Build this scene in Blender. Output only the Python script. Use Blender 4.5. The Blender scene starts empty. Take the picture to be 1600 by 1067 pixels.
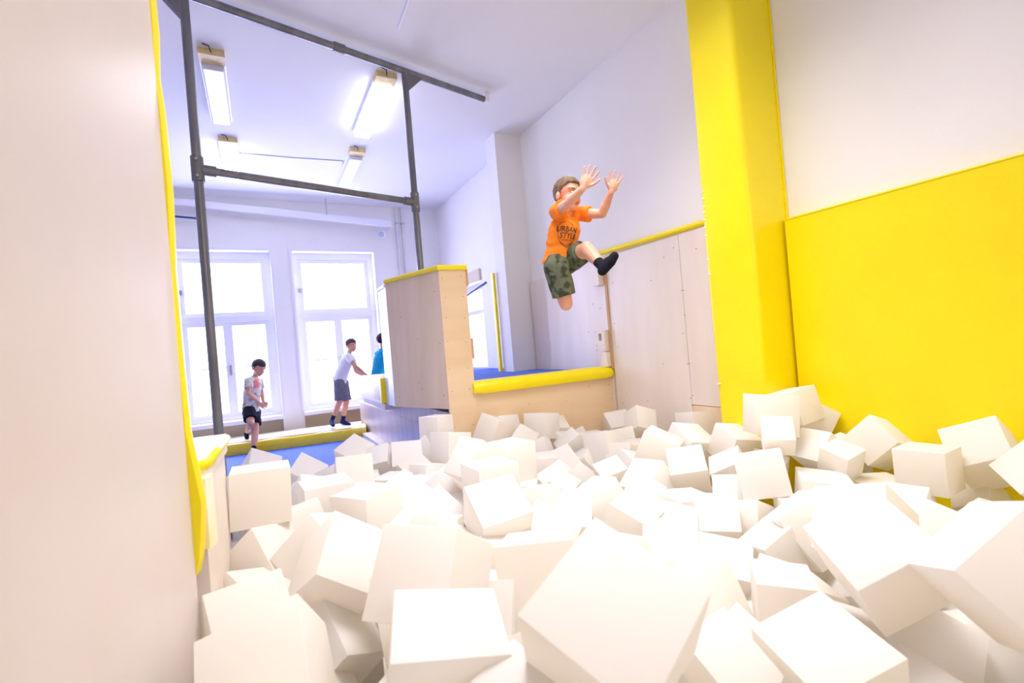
import bpy, bmesh, math, random
from mathutils import Vector, Matrix, Quaternion, noise
from mathutils.bvhtree import BVHTree
random.seed(7)
SC = bpy.context.scene
COL = SC.collection

# ------------------------------------------------------------------ camera
FPX = 745.0                      # focal length in pixels of the 1600 px wide frame
ROLL = math.atan(.084); YAW = math.radians(27.9); PITCH = .00467
CAM = Vector((0, 0, 1.45))
FW = Vector((math.sin(YAW)*math.cos(PITCH), math.cos(YAW)*math.cos(PITCH), math.sin(PITCH)))
_R0 = Vector((math.cos(YAW), -math.sin(YAW), 0)); _U0 = _R0.cross(FW)
RT = _R0*math.cos(ROLL) - _U0*math.sin(ROLL)
UP = _U0*math.cos(ROLL) + _R0*math.sin(ROLL)
cam = bpy.data.cameras.new('camera'); co = bpy.data.objects.new('camera', cam); COL.objects.link(co)
m = Matrix((RT, UP, -FW)).transposed().to_4x4(); m.translation = CAM
co.matrix_world = m
cam.sensor_width = 36; cam.lens = FPX/1600*36; cam.clip_start = .05
cam.dof.use_dof = True; cam.dof.focus_distance = 3.0; cam.dof.aperture_fstop = 2.8
SC.camera = co

# ------------------------------------------------------------------ world, daylight, fill lights, exposure
def srgb(r, g, b, a=1):
    f = lambda c: (c/255/12.92) if c/255 <= .04045 else ((c/255+.055)/1.055)**2.4
    return (f(r), f(g), f(b), a)
w = bpy.data.worlds.new('sky'); SC.world = w; w.use_nodes = True
w.node_tree.nodes['Background'].inputs[0].default_value = srgb(226, 232, 255)
w.node_tree.nodes['Background'].inputs[1].default_value = 3.2
SC.view_settings.view_transform = 'Standard'; SC.view_settings.look = 'None'
SC.view_settings.gamma = 1; SC.view_settings.use_curve_mapping = False
SC.view_settings.exposure = 0.47
def area(name, loc, target, sx, sy, power, color):
    l = bpy.data.lights.new(name, 'AREA'); l.shape = 'RECTANGLE'; l.size = sx; l.size_y = sy
    l.energy = power; l.color = color[:3]
    o = bpy.data.objects.new(name, l); COL.objects.link(o); o.location = loc
    o.rotation_euler = (Vector(target)-Vector(loc)).to_track_quat('-Z', 'Y').to_euler()
    return o
COOL = srgb(214, 214, 255); WARM = srgb(255, 250, 252)
area('window_daylight', (-.35, 8.35, 2.0), (-.2, 4, 1.4), 1.3, 2.3, 150, COOL)
area('window_daylight', (1.1, 8.35, 2.0), (1.0, 4, 1.4), 1.3, 2.3, 150, COOL)
area('window_daylight', (3.9, 6.4, 1.9), (1.2, 5.6, 1.6), 1.0, 1.3, 45, COOL)
# unseen fill lights added to brighten the foam and the near room
area('pit_fill', (1.25, 1.6, 3.66), (1.25, 1.6, 0), 1.6, 1.6, 33, WARM).data.spread = math.radians(105)
area('pit_fill', (1.3, -2.2, 3.0), (1.25, 1.6, .8), 2.0, 1.0, 8, WARM).data.spread = math.radians(95)  # added behind the camera to lift the cube fronts
area('room_fill', (.4, .2, 3.66), (.4, .2, 0), 1.0, 1.0, 7, WARM)  # added soft fill above the camera, no fixture there

# ------------------------------------------------------------------ helpers
def px(x, y, d):      # the point d metres ahead of the camera seen at pixel x, y
    return CAM + (FW + RT*((x-800)/FPX) - UP*((y-533.5)/FPX))*d
def iv(r, u, t):      # direction: right, up, towards the camera
    return RT*r + UP*u - FW*t

def mat(name, col, rough=.6, spec=.5, bump=0, bscale=200, col2=None, nscale=8, stretch=(1, 1, 1), emit=0, sss=0, metal=0, lo=.35, hi=.65, detail=4, coat=0, trans=0):
    m = bpy.data.materials.new(name); m.use_nodes = True; nt = m.node_tree; n = nt.nodes; l = nt.links
    b = n['Principled BSDF']
    b.inputs['Base Color'].default_value = col; b.inputs['Roughness'].default_value = rough
    b.inputs['Specular IOR Level'].default_value = spec; b.inputs['Metallic'].default_value = metal
    if coat: b.inputs['Coat Weight'].default_value = coat; b.inputs['Coat Roughness'].default_value = .12
    if sss:
        b.inputs['Subsurface Weight'].default_value = sss; b.inputs['Subsurface Radius'].default_value = (1, .6, .35); b.inputs['Subsurface Scale'].default_value = .02
    tc = n.new('ShaderNodeTexCoord')
    if col2:
        mp = n.new('ShaderNodeMapping'); mp.inputs['Scale'].default_value = stretch
        t = n.new('ShaderNodeTexNoise'); t.inputs['Scale'].default_value = nscale; t.inputs['Detail'].default_value = detail
        r = n.new('ShaderNodeValToRGB'); r.color_ramp.elements[0].position = lo; r.color_ramp.elements[1].position = hi
        r.color_ramp.elements[0].color = col; r.color_ramp.elements[1].color = col2
        l.new(tc.outputs['Object'], mp.inputs[0]); l.new(mp.outputs[0], t.inputs['Vector'])
        l.new(t.outputs['Fac'], r.inputs[0]); l.new(r.outputs[0], b.inputs['Base Color'])
    if bump:
        t2 = n.new('ShaderNodeTexNoise'); t2.inputs['Scale'].default_value = bscale; t2.inputs['Detail'].default_value = 3
        bp = n.new('ShaderNodeBump'); bp.inputs['Strength'].default_value = bump; bp.inputs['Distance'].default_value = .004
        l.new(tc.outputs['Object'], t2.inputs['Vector']); l.new(t2.outputs['Fac'], bp.inputs['Height']); l.new(bp.outputs[0], b.inputs['Normal'])
    if trans:      # light that seeps through open-cell foam
        tr = n.new('ShaderNodeBsdfTranslucent'); mx = n.new('ShaderNodeMixShader'); mx.inputs[0].default_value = trans; out = n['Material Output']
        tr.inputs[0].default_value = srgb(255, 247, 232)
        l.new(b.outputs[0], mx.inputs[1]); l.new(tr.outputs[0], mx.inputs[2]); l.new(mx.outputs[0], out.inputs['Surface'])
    if emit:
        b.inputs['Emission Color'].default_value = (.93, .95, 1, 1); b.inputs['Emission Strength'].default_value = emit
    return m

SC.cycles.diffuse_bounces = 6; SC.cycles.max_bounces = 10
M = {}
M['foam'] = mat('foam', srgb(254, 252, 250), .95, .1, bump=.3, bscale=260, col2=srgb(254, 253, 252), nscale=3, trans=.35)
M['foam_warm'] = mat('foam_warm', srgb(253, 250, 243), .95, .1, bump=.3, bscale=260, col2=srgb(254, 251, 246), nscale=3, trans=.35)
M['yellow'] = mat('yellow_vinyl', srgb(251, 231, 0), .38, .45, bump=.25, bscale=45, col2=srgb(248, 224, 0), nscale=2)
M['yellow_gloss'] = mat('yellow_gloss_vinyl', srgb(246, 214, 10), .22, .8, bump=.12, bscale=20, coat=.5)
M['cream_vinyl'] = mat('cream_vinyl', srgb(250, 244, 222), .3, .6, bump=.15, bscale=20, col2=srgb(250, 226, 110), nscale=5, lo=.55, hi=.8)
M['wood'] = mat('birch_plywood', srgb(238, 216, 188), .42, .45, col2=srgb(230, 204, 172), nscale=3, stretch=(2, 2, .3), bump=.05, bscale=90)
M['wood_h'] = mat('birch_plywood_flat_grain', srgb(238, 212, 176), .42, .45, col2=srgb(230, 200, 160), nscale=2.5, stretch=(.4, .4, 2.5), bump=.05, bscale=90)
M['wood_pale'] = mat('pale_plywood', srgb(240, 230, 220), .35, .5, col2=srgb(233, 220, 207), nscale=2.5, stretch=(1.6, 1.6, .3), bump=.04, bscale=90)
M['wood_gloss'] = mat('varnished_plywood', srgb(224, 215, 211), .3, .5, col2=srgb(216, 205, 199), nscale=3, stretch=(2.5, .4, .35), bump=.1, bscale=12)
M['wood_grey'] = mat('grey_plywood', srgb(226, 214, 212), .3, .5, col2=srgb(206, 194, 196), nscale=6, stretch=(3, 3, .25), bump=.05, bscale=90)
M['wood_edge'] = mat('plywood_edge', srgb(205, 165, 125), .6)
M['white_panel'] = mat('white_panel', srgb(240, 240, 246), .3, .5)
M['wall'] = mat('white_plaster', srgb(246, 244, 243), .8, .2, bump=.15, bscale=60, col2=srgb(243, 241, 239), nscale=1.5)
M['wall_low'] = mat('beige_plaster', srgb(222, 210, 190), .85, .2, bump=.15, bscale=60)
M['column'] = mat('column_plaster', srgb(240, 238, 238), .7, .2)
M['ceiling'] = mat('ceiling_paint', srgb(240, 239, 240), .85, .2, bump=.1, bscale=30, col2=srgb(236, 235, 237), nscale=1)
M['floor'] = mat('floor_vinyl', srgb(176, 168, 160), .5)
M['blue'] = mat('blue_trampoline_mesh', srgb(78, 112, 205), .75, .3, bump=.6, bscale=320, col2=srgb(96, 130, 220), nscale=60)
M['blue_dark'] = mat('blue_strap', srgb(34, 60, 150), .6)
M['pipe'] = mat('grey_steel_pipe', srgb(138, 138, 146), .3, .6, metal=.3, col2=srgb(112, 112, 120), nscale=12, stretch=(1, 1, .2), bump=.05)
M['fitting'] = mat('grey_cast_fitting', srgb(128, 127, 132), .5, .5, metal=.6, bump=.3, bscale=90)
M['frame_white'] = mat('white_gloss_paint', srgb(240, 240, 250), .35, .5)
M['metal'] = mat('handle_metal', srgb(190, 190, 196), .3, metal=.9)
M['dark'] = mat('dark_screw', srgb(70, 60, 55), .5)
M['lamp_on'] = mat('lit_diffuser', (1, 1, 1, 1), .4, emit=7)
M['lamp_off'] = mat('unlit_diffuser', srgb(226, 228, 250), .35, .5)
M['lamp_end'] = mat('yellowed_lamp_end', srgb(236, 214, 160), .5, col2=srgb(216, 190, 130), nscale=20)
M['conduit'] = mat('white_conduit', srgb(232, 230, 232), .5)
M['bars'] = mat('grille_bar', srgb(170, 172, 190), .5)
g = bpy.data.materials.new('window_glass'); g.use_nodes = True; nt = g.node_tree; nt.nodes.clear()
_o = nt.nodes.new('ShaderNodeOutputMaterial'); _t = nt.nodes.new('ShaderNodeBsdfTransparent'); _g = nt.nodes.new('ShaderNodeBsdfGlossy'); _x = nt.nodes.new('ShaderNodeMixShader')
_t.inputs[0].default_value = (.95, .96, .98, 1); _g.inputs['Roughness'].default_value = .05; _x.inputs[0].default_value = .05
nt.links.new(_t.outputs[0], _x.inputs[1]); nt.links.new(_g.outputs[0], _x.inputs[2]); nt.links.new(_x.outputs[0], _o.inputs[0])
M['glass'] = g

def thing(name, label, cat, loc=(0, 0, 0), group=None):
    o = bpy.data.objects.new(name, None); COL.objects.link(o); o.location = loc; o.empty_display_size = .1
    o['label'] = label; o['category'] = cat
    if group: o['group'] = group
    return o
def worldloc(p):
    v = Vector((0, 0, 0))
    while p is not None: v = v + p.location; p = p.parent
    return v
def link(name, me, mt, parent=None, smooth=False, kind=None, label=None):
    o = bpy.data.objects.new(name, me); COL.objects.link(o)
    if parent is not None:
        me.transform(Matrix.Translation(-worldloc(parent))); o.parent = parent
    if mt is not None and not me.materials: me.materials.append(mt)
    if smooth:
        for p in me.polygons: p.use_smooth = True
    if kind: o['kind'] = kind
    if label: o['label'] = label
    return o
def bm_out(bm, name, mt, parent=None, smooth=False, kind=None, label=None, bevel=0, seg=2):
    if bevel: bmesh.ops.bevel(bm, geom=[e for e in bm.edges if e.is_manifold and e.calc_face_angle(0) > .5], offset=bevel, segments=seg, profile=.6, affect='EDGES', clamp_overlap=True)
    bmesh.ops.recalc_face_normals(bm, faces=bm.faces)
    me = bpy.data.meshes.new(name); bm.to_mesh(me); bm.free()
    o = link(name, me, mt, parent, smooth, kind, label)
    if bevel and not smooth:
        for p in me.polygons: p.use_smooth = True
        md = None
        try: me.shade_auto_smooth if False else None
        except Exception: pass
        me.set_sharp_from_angle(angle=math.radians(40))
    return o
def add_hex(bm, c):      # eight corners: bottom four ccw, top four ccw
    v = [bm.verts.new(p) for p in c]
    for f in ((3, 2, 1, 0), (4, 5, 6, 7), (0, 1, 5, 4), (1, 2, 6, 5), (2, 3, 7, 6), (3, 0, 4, 7)): bm.faces.new([v[i] for i in f])
def add_box(bm, a, b):
    (x0, y0, z0), (x1, y1, z1) = a, b
    add_hex(bm, [(x0, y0, z0), (x1, y0, z0), (x1, y1, z0), (x0, y1, z0), (x0, y0, z1), (x1, y0, z1), (x1, y1, z1), (x0, y1, z1)])
def add_prism(bm, poly, z0, z1):
    b = [bm.verts.new((p[0], p[1], z0)) for p in poly]; t = [bm.verts.new((p[0], p[1], z1)) for p in poly]
    n = len(poly); bm.faces.new(b[::-1]); bm.faces.new(t)
    for i in range(n): bm.faces.new([b[i], b[(i+1) % n], t[(i+1) % n], t[i]])
def box(name, a, b, mt, parent=None, bevel=0, **k):
    bm = bmesh.new(); add_box(bm, a, b); return bm_out(bm, name, mt, parent, bevel=bevel, **k)
def prism(name, poly, z0, z1, mt, parent=None, bevel=0, **k):
    bm = bmesh.new(); add_prism(bm, poly, z0, z1); return bm_out(bm, name, mt, parent, bevel=bevel, **k)
def slab(p0, p1, th):    # footprint of an upright board from p0 to p1, thickness th to the left of travel
    p0 = Vector(p0); p1 = Vector(p1); d = (p1-p0).normalized(); n = Vector((-d.y, d.x))*th
    return [p0, p1, p1+n, p0+n]
def add_cone(bm, a, b, r0, r1, n=14, flat=True):
    a = Vector(a); b = Vector(b); d = b-a
    if d.length < 1e-6: return
    q = d.to_track_quat('Z', 'Y').to_matrix()
    A = []; B = []
    for i in range(n):
        t = 2*math.pi*i/n; e = q @ Vector((math.cos(t), math.sin(t), 0))
        A.append(bm.verts.new(a+e*r0)); B.append(bm.verts.new(b+e*r1))
    for i in range(n): bm.faces.new([A[i], A[(i+1) % n], B[(i+1) % n], B[i]])
    bm.faces.new(A[::-1]); bm.faces.new(B)
    if not flat: add_ell(bm, a, (r0, r0, r0)); add_ell(bm, b, (r1, r1, r1))
def add_ell(bm, c, r, rot=None, u=16, v=10):
    mm = Matrix.Translation(Vector(c)) @ (rot.to_4x4() if rot is not None else Matrix.Identity(4)) @ Matrix.Diagonal((r[0], r[1], r[2], 1))
    nv = bm.verts.new; nf = bm.faces.new; rows = []
    for j in range(1, v):
        a = math.pi*j/v; sa, ca = math.sin(a), math.cos(a)
        rows.append([nv(mm @ Vector((sa*math.cos(2*math.pi*i/u), sa*math.sin(2*math.pi*i/u), ca))) for i in range(u)])
    n0 = nv(mm @ Vector((0, 0, 1))); n1 = nv(mm @ Vector((0, 0, -1)))
    for i in range(u):
        k = (i+1) % u; nf((n0, rows[0][i], rows[0][k])); nf((n1, rows[-1][k], rows[-1][i]))
        for a, b in zip(rows, rows[1:]): nf((a[i], b[i], b[k], a[k]))
def tube(name, pts, r, mt, parent=None, n=14, **k):
    bm = bmesh.new()
    for i in range(len(pts)-1):
        add_cone(bm, pts[i], pts[i+1], r, r, n)
        if 0 < i: add_ell(bm, pts[i], (r*.99,)*3)
    k.setdefault('smooth', True)
    o = bm_out(bm, name, mt, parent, **k); o.data.set_sharp_from_angle(angle=math.radians(50)); return o
def structure(o): o['kind'] = 'structure'; return o
def dots(name, pts, nrm, r, parent):    # screw heads: too small to pick apart
    bm = bmesh.new(); nrm = Vector(nrm).normalized()
    for p in pts: add_cone(bm, Vector(p)-nrm*.002, Vector(p)+nrm*.0015, r, r*.8, 6)
    return bm_out(bm, name, M['dark'], parent, kind='stuff')
# ================================================================== THE ROOM
CEIL = 3.778; XW = 2.76; YB = 7.52; WT = .42
structure(box('floor', (-3.4, -2.6, -.1), (5.4, 8.1, 0), M['floor']))
structure(box('ceiling', (-3.4, -2.6, CEIL), (5.4, 8.1, CEIL+.12), M['ceiling']))
# right wall with the opening of the third window beyond the column
bm = bmesh.new()
W3 = (5.98, 6.98, 1.16, 2.36)
add_box(bm, (XW, -2.5, 0), (XW+WT, W3[0], CEIL)); add_box(bm, (XW, W3[1], 0), (XW+WT, 8.0, CEIL))
add_box(bm, (XW, W3[0], 0), (XW+WT, W3[1], W3[2])); add_box(bm, (XW, W3[0], W3[3]), (XW+WT, W3[1], CEIL))
structure(bm_out(bm, 'wall_right', M['wall']))
# back wall with two windows above shallow niches
W1 = (-.96, .227, .72, 3.05); W2 = (.508, 1.67, .72, 3.05)
bm = bmesh.new()
for a, b in ((-3.3, W1[0]), (W1[1], W2[0]), (W2[1], XW+WT)): add_box(bm, (a, YB, 0), (b, YB+WT, CEIL))
for wd in (W1, W2): add_box(bm, (wd[0], YB, wd[3]), (wd[1], YB+WT, CEIL))
structure(bm_out(bm, 'wall_back', M['wall']))
for i, wd in enumerate((W1, W2)):
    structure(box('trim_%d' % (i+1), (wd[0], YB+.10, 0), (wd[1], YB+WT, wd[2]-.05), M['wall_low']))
structure(box('wall_left', (-3.4, -2.5, 0), (-3.1, 8.0, CEIL), M['wall']))
structure(box('wall_front', (-3.4, -2.6, 0), (5.4, -2.4, CEIL), M['wall']))

def window(idx, wd, Y, grille=True):
    x0, x1, z0, z1 = wd
    root = bpy.data.objects.new('window_%d' % idx, None); COL.objects.link(root); root.location = (x0, Y, z0); root['kind'] = 'structure'
    fr = bmesh.new(); t = .075; d0, d1 = Y, Y+.09
    add_box(fr, (x0, d0, z0), (x0+t, d1, z1)); add_box(fr, (x1-t, d0, z0), (x1, d1, z1))
    add_box(fr, (x0+t, d0, z1-t*1.3), (x1-t, d1, z1)); add_box(fr, (x0+t, d0, z0), (x1-t, d1, z0+.05))
    bm_out(fr, 'window_frame', M['frame_white'], root, bevel=.006)
    zt = z0+(z1-z0)*.60
    box('transom', (x0+t, d0-.02, zt-.04), (x1-t, d1, zt+.04), M['frame_white'], root, bevel=.01)
    xm = (x0+x1)/2
    def sash(a, b, c, d, w_=.055):
        s = bmesh.new(); e0, e1 = Y+.015, Y+.07
        add_box(s, (a, e0, c), (a+w_, e1, d)); add_box(s, (b-w_, e0, c), (b, e1, d))
        add_box(s, (a+w_, e0, d-w_), (b-w_, e1, d)); add_box(s, (a+w_, e0, c), (b-w_, e1, c+w_))
        o = bm_out(s, 'sash', M['frame_white'], root, bevel=.005)
        box('pane', (a+w_, Y+.04, c+w_), (b-w_, Y+.046, d-w_), M['glass'], o)
        return o
    sash(x0+t, x1-t, zt+.04, z1-t*1.3)
    sash(x0+t, xm, z0+.05, zt-.04); s2 = sash(xm, x1-t, z0+.05, zt-.04)
    box('handle_plate', (xm-.014, Y-.0, z0+.62), (xm+.014, Y+.016, z0+.76), M['metal'], s2, bevel=.003)
    box('handle', (xm-.010, Y-.035, z0+.62), (xm+.010, Y-.012, z0+.715), M['metal'], s2, bevel=.004)
    for zz in (zt+.35,):
        box('hinge', (x0+t-.02, Y-.02, zz), (x0+t+.03, Y+.016, zz+.06), M['metal'], root, bevel=.004)
    sill = box('window_sill', (x0-.0, YB-.07 if grille else Y-.3, z0-.05), (x1+.0, Y+.02, z0), M['frame_white'], root, bevel=.008)
    if grille:
        for k in range(9):
            xx = x0+.14+(x1-x0-.28)*k/8
            tube('grille_bar', [(xx, Y+.16, z0+.03), (xx, Y+.16, zt+.02)], .007, M['bars'], root, n=8)
        for zz in (z0+.06, z0+.72, zt-.06):
            box('grille_rail', (x0+.02, Y+.155, zz), (x1-.02, Y+.165, zz+.02), M['bars'], root)
    return root
window(1, W1, YB+.15); window(2, W2, YB+.15)
# bright painted reveal edge round each window opening
for i, wd in enumerate((W1, W2)):
    bm = bmesh.new()
    add_box(bm, (wd[0]-.03, YB-.012, wd[3]), (wd[1]+.03, YB+.004, wd[3]+.035)); add_box(bm, (wd[1], YB-.012, wd[2]), (wd[1]+.03, YB+.004, wd[3])); add_box(bm, (wd[0]-.03, YB-.012, wd[2]), (wd[0], YB+.004, wd[3]))
    structure(bm_out(bm, 'trim_%d' % (i+3), M['frame_white']))
# third window in the right wall
x3 = XW+.15; y0, y1, z0, z1 = W3
r3 = bpy.data.objects.new('window_3', None); COL.objects.link(r3); r3.location = (x3, y0, z0); r3['kind'] = 'structure'
bm = bmesh.new()
add_box(bm, (x3, y0, z0), (x3+.07, y0+.07, z1)); add_box(bm, (x3, y1-.07, z0), (x3+.07, y1, z1)); add_box(bm, (x3, y0+.07, z1-.08), (x3+.07, y1-.07, z1)); add_box(bm, (x3, y0+.07, z0), (x3+.07, y1-.07, z0+.03))
bm_out(bm, 'window_frame', M['frame_white'], r3, bevel=.006)
box('transom', (x3-.01, y0+.07, 1.93), (x3+.07, y1-.07, 1.99), M['frame_white'], r3, bevel=.006)
box('pane', (x3+.03, y0+.07, z0+.03), (x3+.036, y1-.07, 1.93), M['glass'], r3)
box('pane', (x3+.03, y0+.07, 1.99), (x3+.036, y1-.07, z1-.08), M['glass'], r3)
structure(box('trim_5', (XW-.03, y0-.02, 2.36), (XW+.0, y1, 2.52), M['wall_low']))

# square column standing against the right wall
structure(box('trim_6', (2.44, 4.62, 0), (XW, 4.86, CEIL), M['column'], bevel=.006))

# ---------------- pipes, duct, spotlight, conduit under the ceiling
t = thing('ceiling_duct', 'long white sloping boxed duct high across the back wall', 'duct', (.5, 7.3, 3.5))
bm = bmesh.new()
add_hex(bm, [(-1.6, 7.28, 3.63), (1.93, 7.28, 3.40), (1.93, 7.33, 3.40), (-1.6, 7.33, 3.63), (-1.6, 7.28, 3.71), (1.93, 7.28, 3.49), (1.93, 7.33, 3.49), (-1.6, 7.33, 3.71)])
bm_out(bm, 'casing', M['frame_white'], t, bevel=.006)
box('end_cap', (1.93, 7.27, 3.39), (1.95, 7.34, 3.50), M['conduit'], t, bevel=.004)
for x in (-.5, 1.0): tube('hanger', [(x, 7.28, 3.62-.057*(x+.5)), (x, 7.28, CEIL)], .006, M['metal'], t, n=8)
t = thing('wall_spotlight', 'small round white spotlight beside end of the duct', 'spotlight', (1.84, 7.42, 3.32))
tube('arm', [(1.95, YB, 3.42), (1.90, 7.45, 3.38), (1.86, 7.42, 3.34)], .01, M['conduit'], t)
bm = bmesh.new(); add_cone(bm, (1.87, 7.43, 3.36), (1.79, 7.36, 3.30), .035, .055, 20); bm_out(bm, 'lamp_head', M['frame_white'], t, smooth=True).data.set_sharp_from_angle(angle=.8)
bm = bmesh.new(); add_cone(bm, (1.791, 7.361, 3.301), (1.787, 7.357, 3.297), .046, .046, 20); bm_out(bm, 'lens', M['bars'], t)
for k, (x, lb) in enumerate(((2.07, 'left one of two thin white pipes down the back wall corner'), (2.165, 'right one of two thin white pipes down the back wall corner'))):
    t = thing('wall_pipe', lb, 'pipe', (x, YB-.03, 0), 'vertical pipes on the back wall')
    tube('pipe', [(x, YB-.03, 0), (x, YB-.03, CEIL)], .018, M['conduit'], t)
    for z in (1.6, 3.5): box('pipe_clip', (x-.026, YB-.05, z), (x+.026, YB, z+.03), M['metal'], t, bevel=.004)
o = tube('ceiling_conduit', [(1.02, 2.6, CEIL-.008), (1.03, 2.905, CEIL-.008), (1.047, 3.30, CEIL-.008)], .009, M['frame_white'])
o['label'] = 'short thin white conduit on the ceiling above the pipe rail'; o['category'] = 'conduit'
o = tube('lamp_cable', [(-.04, 5.90, CEIL-.004), (.5, 5.88, CEIL-.006), (1.03, 5.83, CEIL-.004), (1.06, 6.0, CEIL-.004)], .004, M['bars'])
o['label'] = 'thin cable across the ceiling between two rear lamps'; o['category'] = 'cable'
t = thing('rail_bracket', 'short dark blue rod with hook beside the left pipe post', 'rod', (-.55, 6.6, 3.28))
a, b = px(262, 337, 6.2), px(307, 341, 6.2)
tube('rod', [a, b], .012, M['blue_dark'], t); tube('hook', [b, b+Vector((.02, 0, .09)), b+Vector((.0, .02, .24))], .012, M['metal'], t)

# ---------------- four fluorescent ceiling lamps
LAMPS = [(-.155, 4.06, 1.02, False, 'unlit white fluorescent ceiling lamp nearest the left pipe post'),
         (1.09, 3.93, 1.06, True, 'brightly lit fluorescent ceiling lamp near the right pipe post'),
         (-.13, 5.58, 1.07, True, 'lit fluorescent ceiling lamp farther back, by the left pipe post'),
         (1.13, 5.48, 1.06, False, 'unlit fluorescent ceiling lamp behind the cross rail, farthest right')]
for x, y, ln, on, lb in LAMPS:
    t = thing('ceiling_lamp', lb, 'lamp', (x, y, CEIL), 'fluorescent ceiling lamps')
    box('housing', (x-.085, y+.06, CEIL-.035), (x+.085, y+ln, CEIL), M['frame_white'], t, bevel=.004)
    bm = bmesh.new(); w0, w1 = .078, .066
    add_hex(bm, [(x-w1, y+.08, CEIL-.085), (x+w1, y+.08, CEIL-.085), (x+w1, y+ln-.02, CEIL-.085), (x-w1, y+ln-.02, CEIL-.085), (x-w0, y+.07, CEIL-.035), (x+w0, y+.07, CEIL-.035), (x+w0, y+ln-.01, CEIL-.035), (x-w0, y+ln-.01, CEIL-.035)])
    bm_out(bm, 'diffuser', M['lamp_on' if on else 'lamp_off'], t, bevel=.008)
    box('end_block', (x-.085, y-.06, CEIL-.05), (x+.085, y+.06, CEIL), M['lamp_end'], t, bevel=.004)
    tube('feed_wire', [(x, y-.06, CEIL-.03), (x-.01, y-.10, CEIL-.01), (x-.05, y-.11, CEIL-.004)], .004, M['dark'], t, n=6)

# ---------------- grey pipe frame that crosses the room behind the pit
PL = Vector((-.25, 3.375, 0)); PR = Vector((1.195, 3.703, 0)); ZC = 2.655; ZT = 3.722
PR.y += .02
dirp = (PR-PL).normalized()
t = thing('pipe_frame', 'grey steel pipe frame with two tall posts and two cross rails', 'frame', PL)
tube('post', [PL+Vector((0, 0, .42)), PL+Vector((0, 0, ZT+.03))], .026, M['pipe'], t, n=20)
tube('post', [PR+Vector((0, 0, 1.03)), PR+Vector((0, 0, ZT))], .026, M['pipe'], t, n=20)
TA = PL-dirp*1.2+Vector((0, 0, ZT)); TB = PL+dirp*2.33+Vector((0, 0, ZT)); TM = PL+dirp*.95+Vector((0, 0, ZT))
tube('top_rail', [TA, TB], .026, M['pipe'], t, n=20)
tube('cross_rail', [PL+Vector((0, 0, ZC)), PR+Vector((0, 0, ZC))], .024, M['pipe'], t, n=20)
for P, s in ((PL, 1), (PR, -1)):
    z = Vector((0, 0, ZC))
    f = tube('tee_fitting', [P+z-Vector((0, 0, .075)), P+z+Vector((0, 0, .075))], .034, M['fitting'], t, n=20)
    tube('collar', [P+z+dirp*s*.02, P+z+dirp*s*.095], .032, M['fitting'], f, n=20)
    for dz in (-.05, .05):
        c = P+z+Vector((0, -.036, dz)); tube('set_screw', [c, c-Vector((0, .008, 0))], .008, M['metal'], f, n=8)
tube('coupling', [TM-dirp*.04, TM+dirp*.04], .033, M['fitting'], t, n=20)
for P, s in ((PL, -1), (PR, 1)):
    bm = bmesh.new(); z = Vector((0, 0, ZT-.02)); n = Vector((-dirp.y, dirp.x, 0))*.02
    tri = [P+z, P+z-Vector((0, 0, .16)), P+z+dirp*s*.16]
    a = [bm.verts.new(p-n) for p in tri]; b = [bm.verts.new(p+n) for p in tri]
    bm.faces.new(a); bm.faces.new(b[::-1])
    for i in range(3): bm.faces.new([a[i], b[i], b[(i+1) % 3], a[(i+1) % 3]])
    bm_out(bm, 'gusset', M['fitting'], t)
bm = bmesh.new(); add_box(bm, TB-Vector((.02, .03, .03)), TB+Vector((.02, .03, CEIL-ZT))); bm_out(bm, 'ceiling_clamp', M['frame_white'], t)

# ================================================================== THE PIT SURROUND
# bay of plywood on the left of the jumping opening
A0 = Vector((1.236, 3.43)); A1 = Vector((.992, 4.10)); A2 = Vector((.992, 4.40)); Bp = Vector((1.45, 3.415)); B2 = Vector((1.45, 4.95))
ZB = .995; ZTOP = 2.065
t = thing('plywood_bay', 'tall plywood bay with angled side and yellow top edge beside the opening', 'booth', (1.236, 3.43, 0))
prism('post_panel', slab(A0, Bp, .03), .0, ZTOP, M['wood_h'], t, bevel=.002)
prism('side_panel', slab(A1, A0+Vector((-.0, .012)), .03), ZB, ZTOP, M['wood'], t, bevel=.002)
prism('end_panel', slab(A2, A1+Vector((0, .012)), .03), ZB, ZTOP-.03, M['white_panel'], t, bevel=.002)
prism('bottom_board', [A0+Vector((.03, .04)), Vector((1.42, 3.46)), Vector((1.42, 4.9)), A2+Vector((.035, -.02)), A1+Vector((.04, .02))], ZB+.002, ZB+.025, M['wood_grey'], t)
prism('inner_panel', slab(Bp+Vector((0, .032)), B2, .03), .45, ZTOP, M['wood'], t, bevel=.002)
bm = bmesh.new()
N = 10; path = [A1+Vector((-.0, .05)), A1, A0, Bp+Vector((.01, 0))]
def pad_strip(name, path, z, w_, h, mt, parent, over=.012):
    bm = bmesh.new(); rings = []
    for i, p in enumerate(path):
        d0 = (path[min(i+1, len(path)-1)]-path[max(i-1, 0)]).normalized(); n = Vector((-d0.y, d0.x))
        prof = [(-over, 0), (-over-.004, h*.55), (-over+.006, h*.95), (w_*.5, h*1.08), (w_-.006, h*.95), (w_, h*.5), (w_, 0)]
        rings.append([bm.verts.new((p.x+n.x*a, p.y+n.y*a, z+b)) for a, b in prof])
    for r0, r1 in zip(rings, rings[1:]):
        for k in range(len(r0)): bm.faces.new([r0[k], r0[(k+1) % len(r0)], r1[(k+1) % len(r0)], r1[k]])
    bm.faces.new(rings[0]); bm.faces.new(rings[-1][::-1])
    o = bm_out(bm, name, mt, parent, smooth=True); o.data.set_sharp_from_angle(angle=.9); return o
pad_strip('cap_pad', [A1, A1.lerp(A0, .5), A0, Bp+Vector((.012, 0))], ZTOP-.012, .06, .04, M['yellow'], t)
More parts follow.
